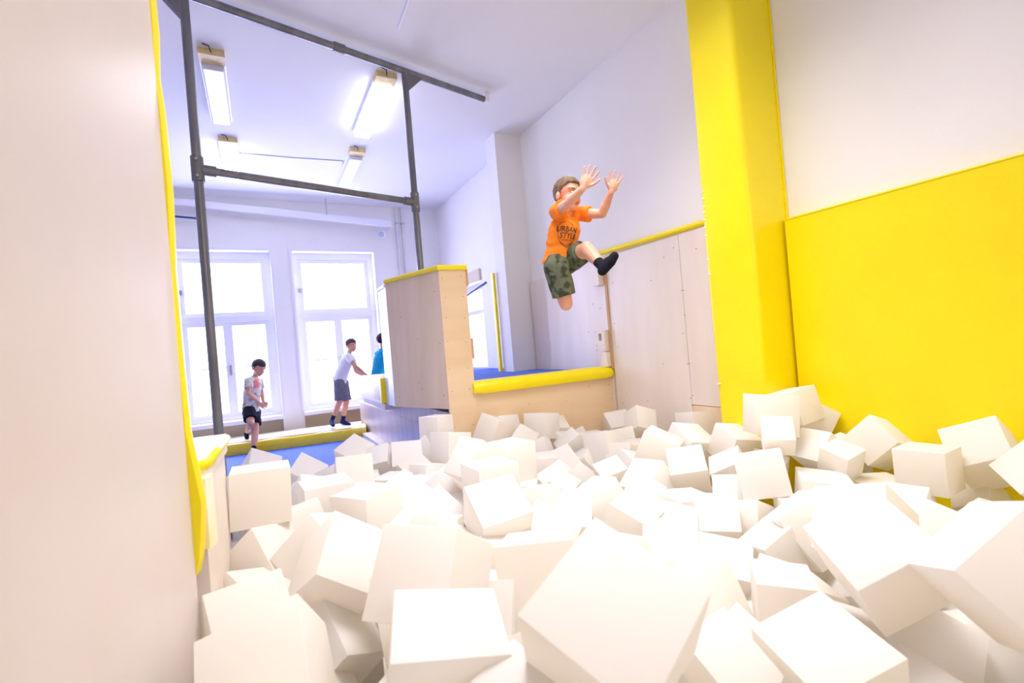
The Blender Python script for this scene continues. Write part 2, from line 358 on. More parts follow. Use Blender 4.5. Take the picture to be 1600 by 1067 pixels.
pad_strip('cap_trim', [A2, A1+Vector((0, .01))], ZTOP-.04, .05, .03, M['frame_white'], t)
scr = []
for z in (.86, 1.13, 1.3, 1.5, 1.68, 1.85, 2.0):
    for u in (.14, .82): scr.append(A0.lerp(Bp, u+random.uniform(-.03, .03)).to_3d()+Vector((0, -.001, z+random.uniform(-.01, .01))))
dots('screws', scr, (-.1, -1, 0), .0035, t)
scr = [A1.lerp(A0, u).to_3d()+Vector((-.001, -.001, z)) for u, z in ((.25, 1.75), (.55, 1.55), (.5, 1.2), (.1, 1.08), (.9, 1.9), (.92, 1.1), (.93, 1.5), (.55, 1.15))]
dots('screws', scr, (-.94, -.342, 0), .0035, t)
for z0, z1 in ((1.93, 2.06), (1.36, 1.52)):
    box('latch_block', (1.452, 3.43, z0), (1.475, 3.50, z1), M['wood_edge'], t, bevel=.003)
box('blue_strap', (1.452, 3.52, 1.30), (1.460, 3.56, 1.86), M['blue_dark'], t)
box('blue_strap', (1.452, 3.46, 1.16), (1.458, 3.49, 1.36), M['blue_dark'], t)

# front wall under the opening with its yellow sill pad
L1 = Vector((2.735, 3.323))
t = thing('plywood_ledge_wall', 'low plywood front wall with yellow padded sill under the jumping opening', 'wall', (2.0, 3.37, 0))
prism('board', slab(Bp, L1, .03), 0, 1.09, M['wood_h'], t, bevel=.002)
bm = bmesh.new(); nseg = 14
rings = []
for i in range(nseg+1):
    u = i/nseg; p = (Bp+Vector((-.02, 0))).lerp(L1+Vector((-.012, 0)), u); wv = .004*math.sin(u*23)+.003*math.sin(u*57)
    e = .8 if i in (0, nseg) else 1
    prof = [(-.035, 0), (-.05-wv, .045), (-.03, .088+wv), (.04, .098), (.14, .095), (.15, .05), (.10, 0)]
    rings.append([bm.verts.new((p.x, p.y+a*e, 1.085+(b-.045)*e+.045+ (0))) for a, b in prof])
for r0, r1 in zip(rings, rings[1:]):
    for k in range(len(r0)): bm.faces.new([r0[k], r0[(k+1) % len(r0)], r1[(k+1) % len(r0)], r1[k]])
bm.faces.new(rings[0]); bm.faces.new(rings[-1][::-1])
o = bm_out(bm, 'sill_pad', M['yellow'], t, smooth=True); o.data.set_sharp_from_angle(angle=1.0)
scr = [Bp.lerp(L1, u).to_3d()+Vector((0, -.001, z)) for u, z in ((.06, .92), (.03, .86), (.62, .93), (.8, 1.03), (.35, .95), (.97, .9), (.96, 1.02))]
dots('screws', scr, (-.07, -1, 0), .0035, t)

# plywood cladding on the right wall
XP = 2.72
t = thing('plywood_wall_cladding', 'plywood cladding on the right wall with yellow top roll, behind the jumper', 'cladding', (XP, 3, 0))
ZR = 2.135
box('panel', (XP, 2.452, 0), (XW, 3.27, ZR), M['wood_pale'], t, bevel=.002)
box('panel', (XP, 2.0, .905), (XW, 2.448, ZR), M['wood_pale'], t, bevel=.002)
box('panel', (XP, 2.0, 0), (XW, 2.448, .901), M['wood'], t, bevel=.002)
box('panel', (XP+.004, 3.30, 0), (XW, 4.60, 2.118), M['wood_pale'], t, bevel=.002)
box('joint_batten', (XP-.012, 3.272, 1.16), (XP+.02, 3.298, 2.13), M['wood_edge'], t, bevel=.002)
o = tube('top_roll', [(XP+.005, 1.98, 2.158), (XP+.004, 2.5, 2.166), (XP+.002, 3.0, 2.176), (XP+.002, 3.36, 2.186)], .021, M['yellow'], t)
scr = [(XP-.001, y, z) for y, z in ((2.44, 1.73), (2.46, 1.73), (2.45, 1.55), (2.48, 1.42), (2.445, 1.2), (2.46, 1.2), (2.44, .97), (2.46, .95), (2.45, .90), (2.5, 2.05), (2.75, 1.85), (2.6, 2.0), (2.3, 2.0), (3.2, 1.9), (3.22, 1.55), (3.2, 1.35), (3.15, .95), (3.2, .86), (2.9, .9), (3.5, 1.75), (3.6, 1.5), (4.0, 1.9), (3.4, 1.7), (2.7, 1.2))]
dots('screws', scr, (-1, 0, 0), .004, t)
def bracket(y0, y1, z0, z1, slot):
    b = bmesh.new(); x0, x1 = XP-.055, XP+.004
    if slot:
        ym = y0+(y1-y0)*.45; s = .022; za = z0+(z1-z0)*.52; zb = z0+(z1-z0)*.86
        add_box(b, (x0, y0, z0), (x1, y1, za)); add_box(b, (x0, y0, zb), (x1, y1, z1)); add_box(b, (x0, y0, za), (x1, ym-s, zb)); add_box(b, (x0, ym+s, za), (x1, y1, zb))
    else: add_box(b, (x0, y0, z0), (x1, y1, z1))
    return bm_out(b, 'bracket_block', M['wood_pale'], t, bevel=.002 if not slot else 0)
bracket(3.31, 3.44, 1.315, 1.50, True); bracket(3.32, 3.42, 1.90, 2.03, False); bracket(3.30, 3.38, 1.18, 1.31, False)
dots('screws', [(XP-.056, y, z) for y in (3.325, 3.425) for z in (1.33, 1.37, 1.49)], (-1, 0, 0), .004, t)

# yellow padded pillar
t = thing('padded_pillar', 'floor-to-ceiling pillar wrapped in yellow vinyl padding on the right wall', 'pillar', (2.58, 1.82, 0))
bm = bmesh.new(); add_box(bm, (2.415, 1.672, 0), (XW, 1.985, CEIL-.002)); 
bmesh.ops.bevel(bm, geom=[e for e in bm.edges if abs(e.verts[0].co.z-e.verts[1].co.z) > 1 and e.verts[0].co.x < 2.5], offset=.038, segments=5, profile=.5, affect='EDGES')
zs = [k*.12 for k in range(1, 31)]
for z in zs: bmesh.ops.bisect_plane(bm, geom=bm.verts[:]+bm.edges[:]+bm.faces[:], plane_co=(0, 0, z), plane_no=(0, 0, 1))
for v in bm.verts:
    if v.co.x < 2.6: v.co.x += .004*math.sin(v.co.z*3.1+v.co.y*9)-.002; v.co.y += .005*math.sin(v.co.z*2.3+1) if v.co.y < 1.8 else 0
o = bm_out(bm, 'padding', M['yellow'], t, smooth=True); o.data.set_sharp_from_angle(angle=1.1)
bm = bmesh.new()
for k in range(38):
    z = .6+k*.045+random.uniform(-.01, .01)
    if 1.95 < z < 2.3 or random.random() < .25: add_box(bm, (2.409, 1.948, z), (2.416, 1.972, z+.006))
bm_out(bm, 'stitching', M['frame_white'], t, kind='stuff')
tube('seam', [(2.752, 1.668, 0), (2.752, 1.668, CEIL-.01)], .006, M['yellow'], t, n=8)

# yellow pads along the right wall
t = thing('wall_pad', 'wide yellow vinyl crash pad on the right wall beside the pillar', 'pad', (2.7, .6, 0))
bm = bmesh.new(); add_box(bm, (2.70, -2.2, .0), (XW, 1.655, 2.03)); bm_out(bm, 'padding', M['yellow'], t, bevel=.018, seg=3)
tube('piping', [(2.702, -2.2, 2.024), (2.702, 1.65, 2.024)], .006, M['yellow'], t, n=8)

# near plywood wall on the left with a yellow edge pad
t = thing('plywood_screen', 'large near plywood screen filling the left edge, yellow padded edge', 'screen', (-.2, 1.4, 0))
E0 = Vector((-.176, 1.415)); E1 = Vector((-.50, -.65))
prism('board', slab(E0, E1, -.036), 0, CEIL-.03, M['wood_gloss'], t, bevel=.002)
bm = bmesh.new(); rings = []
zs = [.945, .955, .99, 1.05, 1.12, 1.2, 1.3, 1.5, 1.7, 1.9, 2.1, 2.19, 2.3, 2.6, 3.0, 3.5, 3.745]
for i, z in enumerate(zs):
    wv = .003*math.sin(z*7)+.002*math.sin(z*17)
    x0 = -.192; wd_ = .026 if z > 1.25 else .032+.012*math.exp(-((z-1.10)/.07)**2)
    if i < 2: wd_ *= .55+.25*i
    if abs(z-2.19) < .01: wd_ *= .82
    x1 = x0+wd_+wv; y0_, y1_ = 1.418, 1.46
    rings.append([bm.verts.new(p) for p in ((x0, y0_, z), (x1-.008, y0_-.004, z), (x1, y0_+.01, z), (x1, y1_-.01, z), (x1-.008, y1_, z), (x0-.03, y1_, z), (x0-.03, y0_, z))])
for r0, r1 in zip(rings, rings[1:]):
    for k in range(len(r0)): bm.faces.new([r0[k], r0[(k+1) % len(r0)], r1[(k+1) % len(r0)], r1[k]])
bm.faces.new(rings[0]); bm.faces.new(rings[-1][::-1])
o = bm_out(bm, 'edge_pad', M['yellow'], t, smooth=True); o.data.set_sharp_from_angle(angle=1.1)
o = tube('edge_pad_seam', [(-.190, 1.412, z) for z in zs[1:]], .0035, M['yellow_gloss'], t, n=6)

# low padded wall end behind the screen
t = thing('padded_wall_end', 'low cream wall end with a worn yellow and white padded top behind the screen', 'wall', (-.35, 1.8, 0))
P = [Vector((-.150, 1.52)), Vector((-.128, 2.02)), Vector((-.75, 2.10)), Vector((-.75, 1.50))]
prism('body', [P[0]+Vector((-.01, .01)), P[1]+Vector((-.01, -.01)), P[2], P[3]], 0, 1.155, M['wood_pale'], t, bevel=.004)
prism('top_pad', P, 1.15, 1.212, M['cream_vinyl'], t, bevel=.016, seg=3)
bm = bmesh.new()
for a, b in ((P[0], P[1]), (P[1], P[2]), (P[3], P[0])): add_cone(bm, (a.x, a.y, 1.196), (b.x, b.y, 1.196), .0135, .0135, 10)
bm_out(bm, 'yellow_piping', M['yellow'], t, smooth=True)
prism('side_pad', [Vector((-.148, 1.47)), Vector((-.135, 1.50)), Vector((-.135, 1.53)), Vector((-.2, 1.53)), Vector((-.2, 1.47))], .99, 1.17, M['cream_vinyl'], t, bevel=.006)

# lower left: blue trampoline, padded beam, side wall, cushion
t = thing('low_trampoline', 'blue trampoline bed at the lower level behind the foam pit', 'trampoline', (.3, 5, 0))
box('frame', (-2.6, 3.62, 0), (1.22, 6.50, .33), M['blue_dark'], t); box('bed', (-2.6, 3.60, .33), (1.22, 6.95, .36), M['blue'], t)
t = thing('padded_beam', 'long yellow padded beam below the windows that two boys stand on', 'beam', (.3, 6.95, 0))
b0, b1 = Vector((-1.9, 7.13)), Vector((1.19, 6.632))
def padbeam(p0, p1, w_, z0, z1, mt, nm, par):
    d = (p1-p0).normalized(); n = Vector((-d.y, d.x)); bm = bmesh.new(); rings = []
    for i in range(25):
        p = p0.lerp(p1, i/24); s = .006*math.sin(i*1.7)+.004*math.sin(i*3.9)
        pr = [(0, z0), (-.012-s, (z0+z1)/2), (.0, z1-.02), (.03, z1+s*.5), (w_*.5, z1+.008), (w_-.03, z1), (w_, z1-.02), (w_, z0)]
        rings.append([bm.verts.new((p.x+n.x*a, p.y+n.y*a, b)) for a, b in pr])
    for r0, r1 in zip(rings, rings[1:]):
        for k in range(len(r0)): bm.faces.new([r0[k], r0[(k+1) % len(r0)], r1[(k+1) % len(r0)], r1[k]])
    bm.faces.new(rings[0]); bm.faces.new(rings[-1][::-1])
    o = bm_out(bm, nm, mt, par, smooth=True); o.data.set_sharp_from_angle(angle=1.0); return o
padbeam(b0, b1, .62, .345, .50, M['yellow_gloss'], 'padding', t)
_d = (b1-b0).normalized(); _n = Vector((-_d.y, _d.x))
prism('pale_top', [b0+_n*.045, b1+_n*.045-_d*.05, b1+_n*.59-_d*.05, b0+_n*.59], .495, .512, M['cream_vinyl'], t, bevel=.006)  # cream top with the window glare put into its colour
prism('plinth', [b0+_n*.05, b1+_n*.05, b1+_n*.5, b0+_n*.5], 0, .345, M['wood_edge'], t)
t = thing('side_wall_board', 'grey varnished plywood side wall below the bay, beside the blue trampoline', 'wall', (1.25, 5.3, 0))
prism('board', slab(Vector((1.236, 3.46)), Vector((1.236, 7.25)), -.04), 0, .80, M['wood_grey'], t, bevel=.002)
prism('board', slab(Vector((1.236, 3.46)), Vector((1.236, 5.44)), -.04), .802, .963, M['wood_grey'], t, bevel=.002)
box('foot_pad', (1.13, 4.3, .355), (1.236, 6.60, .43), M['wood_pale'], t, bevel=.015)
t = thing('cream_cushion', 'cream block cushion with yellow end on top of the side wall', 'cushion', (1.2, 5.0, 1.0))
bm = bmesh.new(); add_box(bm, (.955, 4.455, 1.0), (1.38, 5.46, 1.235)); bm_out(bm, 'cushion_body', M['cream_vinyl'], t, bevel=.04, seg=4)
bm = bmesh.new(); add_box(bm, (.952, 4.42, 1.005), (1.38, 4.457, 1.232)); bm_out(bm, 'yellow_end', M['yellow'], t, bevel=.012, seg=3)
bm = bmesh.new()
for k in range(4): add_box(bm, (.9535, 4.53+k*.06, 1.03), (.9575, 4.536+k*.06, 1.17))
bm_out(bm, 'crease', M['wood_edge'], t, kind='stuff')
t = thing('cushion_shelf', 'plywood shelf that carries the cream cushion above the side wall', 'shelf', (1.2, 5, .96))
box('shelf_board', (.975, 4.43, .94), (1.40, 5.45, .998), M['wood_grey'], t, bevel=.003)
# high blue deck seen through the opening
t = thing('high_trampoline', 'raised blue trampoline deck seen through the opening behind the yellow sill', 'trampoline', (2.2, 5, 0))
prism('deck', [(1.49, 3.48), (2.715, 3.40), (2.715, 4.60), (2.43, 4.60), (2.43, 4.88), (2.75, 4.88), (2.75, 7.2), (2.2, 7.2)], 1.10, 1.144, M['blue'], t)
prism('deck_support', [(1.52, 3.52), (2.40, 3.5), (2.40, 7.0), (2.2, 7.0)], 0, 1.10, M['wood_edge'], t)
t = thing('column_edge_pad', 'narrow upright yellow pad beside the white column', 'pad', (2.41, 4.9, 1.144))
prism('padding', [(2.400, 4.87), (2.432, 4.87), (2.432, 4.92), (2.400, 4.92)], 1.144, 2.27, M['yellow'], t, bevel=.006)
o = tube('strap_line', [(2.748, 6.95, 2.15), (2.748, 5.80, 2.30)], .012, M['blue_dark'])
o['label'] = 'dark blue strap stretched across the small window beyond the opening'; o['category'] = 'strap'
# deck behind the side wall that the boy in blue stands on
t = thing('wooden_deck', 'low wooden deck behind the side wall under the boy in blue', 'deck', (1.7, 6.2, 0))
box('boards', (1.28, 5.0, 0), (2.05, 7.3, .45), M['wood_edge'], t, bevel=.004)
# floor of the pit and the hidden board that holds the foam on the trampoline side
t = thing('pit_lining', 'pale padded lining at the bottom of the foam pit', 'lining', (1.2, 1.5, 0))
box('bottom', (-.13, -2.0, .02), (2.69, 3.30, .28), M['foam_warm'], t)
box('edge_board', (-.5, 3.50, 0), (1.20, 3.56, .52), M['cream_vinyl'], t)
CUBES = [
["n1",[-0.028,1.123,0.803],[0.924,0.349,-0.15,-0.029],0.199,1396],
["n2",[0.257,0.862,0.859],[0.986,0.059,0.067,-0.141],0.199,1546],
["n3",[0.32,1.096,0.917],[0.798,0.43,-0.215,-0.363],0.199,1202],
["n4",[0.608,1.081,0.84],[0.751,0.58,-0.227,-0.219],0.199,605],
["n5",[0.456,0.606,0.984],[0.77,0.304,0.029,-0.56],0.199,3334],
["n6",[1.319,0.646,0.837],[0.46,0.297,-0.126,-0.827],0.199,1757],
["n6b",[1.572,0.8,0.797],[0.713,0.238,-0.354,-0.556],0.199,270],
["n7",[1.277,0.389,0.913],[0.422,-0.018,-0.379,-0.823],0.199,1739],
["n8",[0.816,0.733,0.702],[0.743,0.291,0.268,-0.539],0.158,705],
["n9",[1.039,0.628,0.669],[0.596,0.155,-0.036,-0.787],0.199,1413],
["n10",[1.227,0.55,0.535],[0.525,0.062,-0.206,-0.824],0.193,166],
["n11",[1.543,0.56,0.543],[0.764,0.477,0.067,-0.429],0.167,240],
["n12",[1.255,0.866,0.663],[0.634,0.658,-0.277,-0.298],0.151,460],
["n13",[1.562,1.103,0.632],[0.582,0.571,0.306,-0.492],0.14,265],
["n15",[1.387,1.183,0.566],[0.866,0.163,-0.031,-0.471],0.194,240],
["n16",[1.155,1.087,0.615],[0.9,0.424,0.013,-0.103],0.189,401],
["n17",[1.629,1.386,0.641],[0.845,0.321,-0.166,-0.395],0.167,277],
["n18",[1.96,1.566,0.635],[0.769,0.383,-0.277,-0.43],0.15,84],
["n19",[1.953,1.823,0.697],[0.897,0.23,-0.163,-0.341],0.185,249],
["n20",[2.178,1.732,0.669],[0.851,0.036,-0.279,-0.443],0.171,101],
["n21",[2.598,3.14,0.684],[0.94,0.279,-0.099,-0.173],0.193,59],
["n22",[2.495,2.757,0.779],[0.835,0.514,0.098,-0.171],0.17,105],
["n23",[2.648,2.373,0.773],[0.753,0.652,-0.007,-0.089],0.186,87],
["n24",[2.329,1.823,0.771],[0.972,0.192,0.067,-0.117],0.183,174],
["n25",[2.271,1.553,0.979],[0.69,0.654,-0.163,-0.263],0.199,251],
["n26",[2.111,1.415,0.916],[0.831,0.341,-0.163,-0.408],0.131,184],
["n27",[2.513,1.578,0.988],[0.767,0.639,-0.058,0.004],0.18,157],
["n28",[2.62,1.578,0.893],[0.634,0.656,-0.02,-0.409],0.192,70],
["n29",[2.613,1.233,0.823],[0.311,0.524,-0.26,-0.748],0.174,308],
["n30",[2.314,1.254,0.79],[0.669,0.175,0.035,-0.721],0.129,215],
["n31",[2.369,0.951,0.8],[0.52,0.505,-0.494,-0.48],0.172,498],
["n32",[2.598,0.845,0.834],[0.752,0.176,-0.383,-0.507],0.197,503],
["n33",[2.382,0.594,0.835],[0.795,-0.067,-0.419,-0.434],0.199,164],
["n34",[2.62,0.879,0.626],[0.711,0.1,-0.373,-0.588],0.14,114],
["n36",[2.257,0.984,0.644],[0.708,0.2,-0.219,-0.641],0.149,76],
["n40",[2.386,1.391,0.794],[0.589,0.286,-0.314,-0.688],0.157,149],
["a1",[-0.033,2.07,0.963],[0.719,0.695,0.009,-0.014],0.199,604],
["a2",[-0.059,3.541,0.751],[0.937,0.255,0.24,0.003],0.198,63],
["a3",[0.205,3.541,0.666],[0.901,0.301,0.244,-0.195],0.199,89],
["a4",[0.549,3.542,0.741],[0.84,0.28,0.078,-0.458],0.197,85],
["b1",[0.841,3.28,0.702],[0.928,0.355,-0.024,-0.108],0.199,92],
["b2",[1.099,3.36,0.882],[0.636,0.595,-0.343,-0.351],0.178,97],
["b3",[1.492,3.217,0.813],[0.613,0.513,-0.248,-0.548],0.194,127],
["b4",[1.637,3.358,0.78],[0.808,0.572,0.109,0.091],0.197,26],
["b5",[1.885,3.185,0.796],[0.646,0.517,-0.38,-0.413],0.197,109],
["b6",[2.069,3.319,0.706],[0.968,0.212,0.035,-0.131],0.198,17],
["b7",[1.987,2.928,0.65],[0.534,0.224,-0.221,-0.785],0.186,66],
["d1",[2.015,2.604,0.696],[0.677,0.462,-0.423,-0.387],0.191,118],
["b9",[0.556,2.337,0.715],[0.843,0.259,0.207,-0.424],0.199,133],
["b10",[0.692,2.221,0.635],[0.788,0.317,0.136,-0.51],0.194,134],
["b11",[0.757,1.674,0.795],[0.956,0.285,-0.054,-0.029],0.199,536],
["f1",[-0.033,1.938,0.756],[0.53,0.623,0.011,-0.575],0.171,320],
["f2",[0.143,1.813,0.776],[0.635,0.579,0.034,-0.511],0.19,199],
["f3",[0.168,1.548,0.819],[0.882,0.359,0.286,-0.106],0.199,977],
["f4",[-0.087,1.45,0.761],[0.901,0.394,0.09,0.156],0.188,548],
["f7",[0.056,1.324,0.553],[0.851,0.29,0.366,0.239],0.171,38],
["f8",[-0.112,2.366,0.893],[0.711,0.518,-0.375,-0.292],0.178,144],
["d2",[1.71,2.155,0.647],[0.967,0.128,-0.15,-0.159],0.154,86],
["d3",[1.592,1.8,0.638],[0.842,0.322,0.144,-0.408],0.161,98],
["d4",[1.289,1.524,0.68],[0.96,0.208,0.004,0.187],0.166,256],
["c1",[1.396,2.204,0.632],[0.92,0.277,-0.057,0.272],0.139,65],
["c2",[1.16,1.754,0.637],[0.921,0.234,-0.064,-0.306],0.157,116],
["c3",[1.488,2.373,0.608],[0.968,0.033,-0.228,-0.102],0.177,57],
["H",[-0.086,1.53,0.41],[0.013,0.707,0.013,-0.707],0.2,0],
["H",[-0.014,1.758,0.41],[0.37,0.603,0.37,-0.603],0.2,0],
["H",[0.144,2.352,0.411],[0.715,0.0,0.0,-0.699],0.202,0],
["H",[-0.045,2.591,0.409],[0.041,0.041,-0.706,-0.706],0.198,0],
["H",[-0.035,3.302,0.411],[0.023,0.707,0.023,-0.707],0.203,0],
["H",[0.351,-0.37,0.409],[0.0,-0.726,0.687,-0.0],0.198,0],
["H",[0.356,-0.079,0.409],[0.599,-0.599,-0.375,0.375],0.199,0],
["H",[0.271,0.225,0.411],[0.401,-0.401,0.582,-0.582],0.203,0],
["H",[0.365,0.447,0.41],[0.637,0.637,0.307,0.307],0.2,0],
["L:foam cube directly below the tan-fronted cube by the tall near one",[0.304,1.727,0.41],[0.649,-0.28,-0.649,-0.28],0.199,41],
["H",[0.348,2.262,0.411],[0.707,0.004,-0.707,0.004],0.203,0],
["H",[0.343,3.189,0.41],[0.675,0.211,-0.675,0.211],0.199,0],
["H",[0.575,-0.463,0.409],[0.626,-0.329,0.626,0.329],0.197,0],
["H",[0.585,0.166,0.41],[0.0,0.605,0.796,0.0],0.2,0],
["H",[0.65,0.484,0.411],[0.073,-0.073,-0.703,0.703],0.201,0],
["H",[0.666,0.781,0.411],[0.637,-0.308,-0.637,-0.308],0.202,0],
["H",[0.655,1.154,0.41],[0.269,-0.269,0.654,-0.654],0.2,0],
["H",[0.579,1.415,0.412],[0.376,0.599,0.376,-0.599],0.203,0],
["H",[0.626,1.697,0.411],[0.183,0.683,-0.183,0.683],0.202,0],
["H",[0.566,2.692,0.411],[0.701,0.095,-0.701,0.095],0.201,0],
["H",[0.95,-0.113,0.411],[0.691,0.16,-0.686,0.162],0.2,0],
["H",[0.911,0.543,0.41],[0.571,0.417,-0.571,0.417],0.201,0],
["H",[0.964,1.659,0.41],[-0.0,0.86,0.51,0.0],0.2,0],
["H",[0.797,2.736,0.411],[0.514,-0.514,-0.486,0.486],0.202,0],
["H",[1.132,-0.471,0.409],[0.579,-0.406,-0.579,-0.406],0.198,0],
["H",[1.22,-0.164,0.41],[0.707,-0.017,0.707,0.017],0.2,0],
["H",[1.255,0.146,0.409],[0.742,0.0,0.0,-0.671],0.197,0],
["H",[1.22,0.776,0.41],[0.027,0.707,-0.027,0.707],0.199,0],
["H",[1.296,1.644,0.411],[0.7,-0.7,-0.096,0.096],0.202,0],
["H",[1.113,2.859,0.411],[0.456,-0.0,-0.0,-0.89],0.202,0],
["H",[1.439,-0.084,0.41],[0.704,0.07,0.704,-0.07],0.2,0],
["H",[1.492,0.788,0.411],[0.07,0.07,0.704,0.704],0.203,0],
["H",[1.507,1.752,0.41],[0.014,0.707,0.014,-0.707],0.2,0],
["H",[1.59,1.964,0.412],[0.992,0.0,0.0,-0.128],0.203,0],
["H",[1.523,2.693,0.411],[0.596,-0.381,0.596,0.381],0.202,0],
["H",[1.529,2.976,0.41],[0.19,-0.681,0.19,0.681],0.199,0],
["H",[1.751,0.199,0.411],[0.646,0.288,-0.646,0.288],0.202,0],
["L:foam cube directly below the tan-sided cube at the right edge",[1.87,0.714,0.41],[0.285,0.647,-0.285,0.647],0.199,7],
["H",[1.864,1.65,0.409],[0.707,-0.707,-0.004,0.004],0.199,0],
["H",[1.843,1.999,0.41],[0.579,-0.579,-0.406,0.406],0.199,0],
["H",[1.821,2.957,0.411],[0.509,-0.509,0.49,-0.49],0.201,0],
["H",[2.16,-0.439,0.41],[0.522,0.477,0.522,-0.477],0.201,0],
["H",[2.117,-0.132,0.41],[0.0,0.949,0.315,0.0],0.201,0],
["H",[2.191,0.178,0.409],[0.571,-0.416,-0.571,-0.416],0.197,0],
["H",[2.032,0.462,0.409],[0.615,-0.349,0.615,0.349],0.199,0],
["H",[2.158,1.072,0.41],[0.751,0.0,-0.0,-0.661],0.201,0],
["H",[2.181,1.689,0.411],[0.079,-0.703,0.079,0.703],0.202,1],
["H",[2.215,1.91,0.411],[0.587,-0.587,-0.394,0.394],0.201,0],
["H",[2.139,2.619,0.411],[0.416,-0.416,0.572,-0.572],0.202,0],
["H",[2.122,2.921,0.409],[0.699,0.699,-0.104,-0.104],0.198,0],
["H",[2.542,-0.165,0.41],[0.647,-0.647,0.285,-0.285],0.201,0],
["H",[2.487,0.097,0.409],[0.465,0.465,0.533,0.533],0.198,0],
["H",[2.414,0.384,0.41],[0.0,0.986,0.166,0.0],0.201,0],
["H",[2.459,0.837,0.409],[0.105,-0.105,-0.699,0.699],0.197,0],
["H",[2.482,2.502,0.41],[0.513,-0.486,0.513,0.486],0.2,0],
["H",[2.463,3.262,0.409],[0.612,-0.355,0.612,0.355],0.199,0],
["H",[0.145,-0.406,0.411],[0.0,0.012,1.0,0.0],0.203,0],
["H",[-0.015,0.217,0.41],[0.009,-0.707,0.009,0.707],0.201,0],
["H",[0.136,0.535,0.442],[0.201,-0.339,0.916,0.075],0.198,0],
["H",[-0.087,0.78,0.409],[0.011,-0.707,0.011,0.707],0.199,0],
["H",[0.002,2.474,0.61],[0.03,0.012,0.707,0.706],0.199,0],
["H",[-0.06,2.959,0.409],[0.391,-0.589,0.391,0.589],0.198,0],
["H",[0.229,3.42,0.409],[0.0,1.0,0.005,0.0],0.197,0],
["H",[0.388,0.007,0.608],[0.0,-0.599,-0.801,0.0],0.199,0],
["H",[0.358,0.213,0.611],[0.703,-0.076,0.703,0.076],0.197,0],
["H",[0.303,1.066,0.41],[0.702,0.088,0.702,-0.088],0.2,0],
["H",[0.272,1.967,0.409],[0.0,0.999,0.049,0.0],0.198,0],
["H",[0.284,2.271,0.611],[0.496,-0.504,0.496,0.504],0.197,0],
["H",[0.307,2.595,0.41],[-0.0,-0.628,0.778,0.0],0.2,0],
["H",[0.698,-0.31,0.556],[0.779,-0.281,-0.539,0.152],0.202,0],
["H",[0.596,0.241,0.608],[0.138,-0.693,-0.139,-0.693],0.198,0],
["H",[0.62,0.477,0.612],[0.444,-0.551,0.443,0.551],0.202,0],
["H",[0.678,2.374,0.41],[0.296,0.642,-0.296,0.642],0.2,0],
["H",[0.613,2.65,0.611],[0.714,-0.001,-0.001,0.7],0.199,0],
["H",[0.886,0.258,0.411],[0.164,-0.0,0.0,0.987],0.202,0],
["H",[0.895,0.849,0.411],[0.704,0.062,-0.704,0.062],0.202,0],
["L:foam cube just right of the tan-faced cube left of centre",[0.817,2.738,0.613],[0.489,0.489,0.511,0.511],0.202,16],
["H",[0.834,3.023,0.408],[0.602,-0.602,0.371,-0.371],0.197,0],
["H",[1.014,3.336,0.409],[0.089,0.088,-0.702,-0.701],0.199,0],
["H",[1.153,1.393,0.41],[0.707,0.707,-0.014,-0.014],0.201,0],
["H",[1.247,2.293,0.411],[0.271,-0.653,-0.271,-0.653],0.202,0],
["H",[1.292,3.018,0.41],[0.582,0.402,-0.582,0.402],0.2,0],
["H",[1.504,-0.33,0.41],[0.178,0.684,-0.178,0.684],0.199,0],
["H",[1.498,-0.098,0.608],[0.231,0.231,0.668,0.668],0.198,0],
["H",[1.478,0.21,0.409],[0.506,0.494,0.506,-0.494],0.199,0],
["H",[1.52,1.417,0.409],[0.053,0.705,0.053,-0.705],0.197,0],
["H",[1.539,2.992,0.609],[0.701,-0.09,-0.701,-0.09],0.2,0],
["H",[1.851,-0.499,0.411],[0.707,0.0,0.707,0.0],0.201,0],
["H",[1.817,-0.131,0.409],[0.304,-0.638,-0.304,-0.638],0.198,0],
["H",[1.894,2.655,0.41],[0.0,0.893,-0.45,0.0],0.199,0],
["H",[1.626,3.278,0.411],[0.0,0.749,0.663,0.0],0.203,0],
["H",[2.183,-0.339,0.611],[0.52,0.519,-0.48,-0.479],0.2,0],
["H",[2.162,-0.1,0.611],[0.034,0.706,0.034,-0.706],0.201,0],
["H",[2.282,0.115,0.606],[0.527,-0.528,-0.471,0.47],0.197,0],
["H",[2.199,0.415,0.585],[0.168,-0.949,-0.19,0.186],0.2,0],
["H",[2.103,0.774,0.411],[0.459,0.459,0.538,0.538],0.202,0],
["H",[2.155,1.49,0.409],[0.079,0.079,0.703,0.703],0.198,0],
["H",[2.184,2.382,0.412],[0.092,-0.701,-0.092,-0.701],0.203,0],
["H",[2.404,-0.398,0.41],[0.665,-0.24,-0.665,-0.24],0.2,0],
["H",[2.612,-0.164,0.612],[0.452,0.544,0.452,-0.544],0.202,0],
["H",[2.556,0.335,0.609],[0.009,-0.068,-0.998,-0.002],0.198,0],
["H",[2.429,1.144,0.41],[0.252,0.661,0.252,-0.661],0.199,0],
["H",[2.48,1.447,0.41],[0.327,0.627,-0.327,0.627],0.2,0],
["H",[2.466,2.709,0.41],[0.008,-0.008,-0.707,0.707],0.2,0],
["H",[2.502,2.956,0.41],[0.0,0.761,-0.648,0.0],0.199,0],
["H",[-0.081,-0.409,0.41],[0.481,-0.481,-0.518,0.518],0.2,0],
["H",[0.122,-0.13,0.411],[0.487,0.513,-0.487,0.513],0.203,0],
["H",[-0.064,0.458,0.569],[0.792,-0.589,-0.094,-0.126],0.2,0],
["H",[0.137,0.802,0.41],[0.004,-0.0,-0.0,1.0],0.2,0],
["H",[-0.028,1.095,0.409],[0.517,-0.482,-0.517,-0.482],0.199,0],
["H",[-0.059,2.236,0.411],[0.031,0.031,-0.706,-0.706],0.202,0],
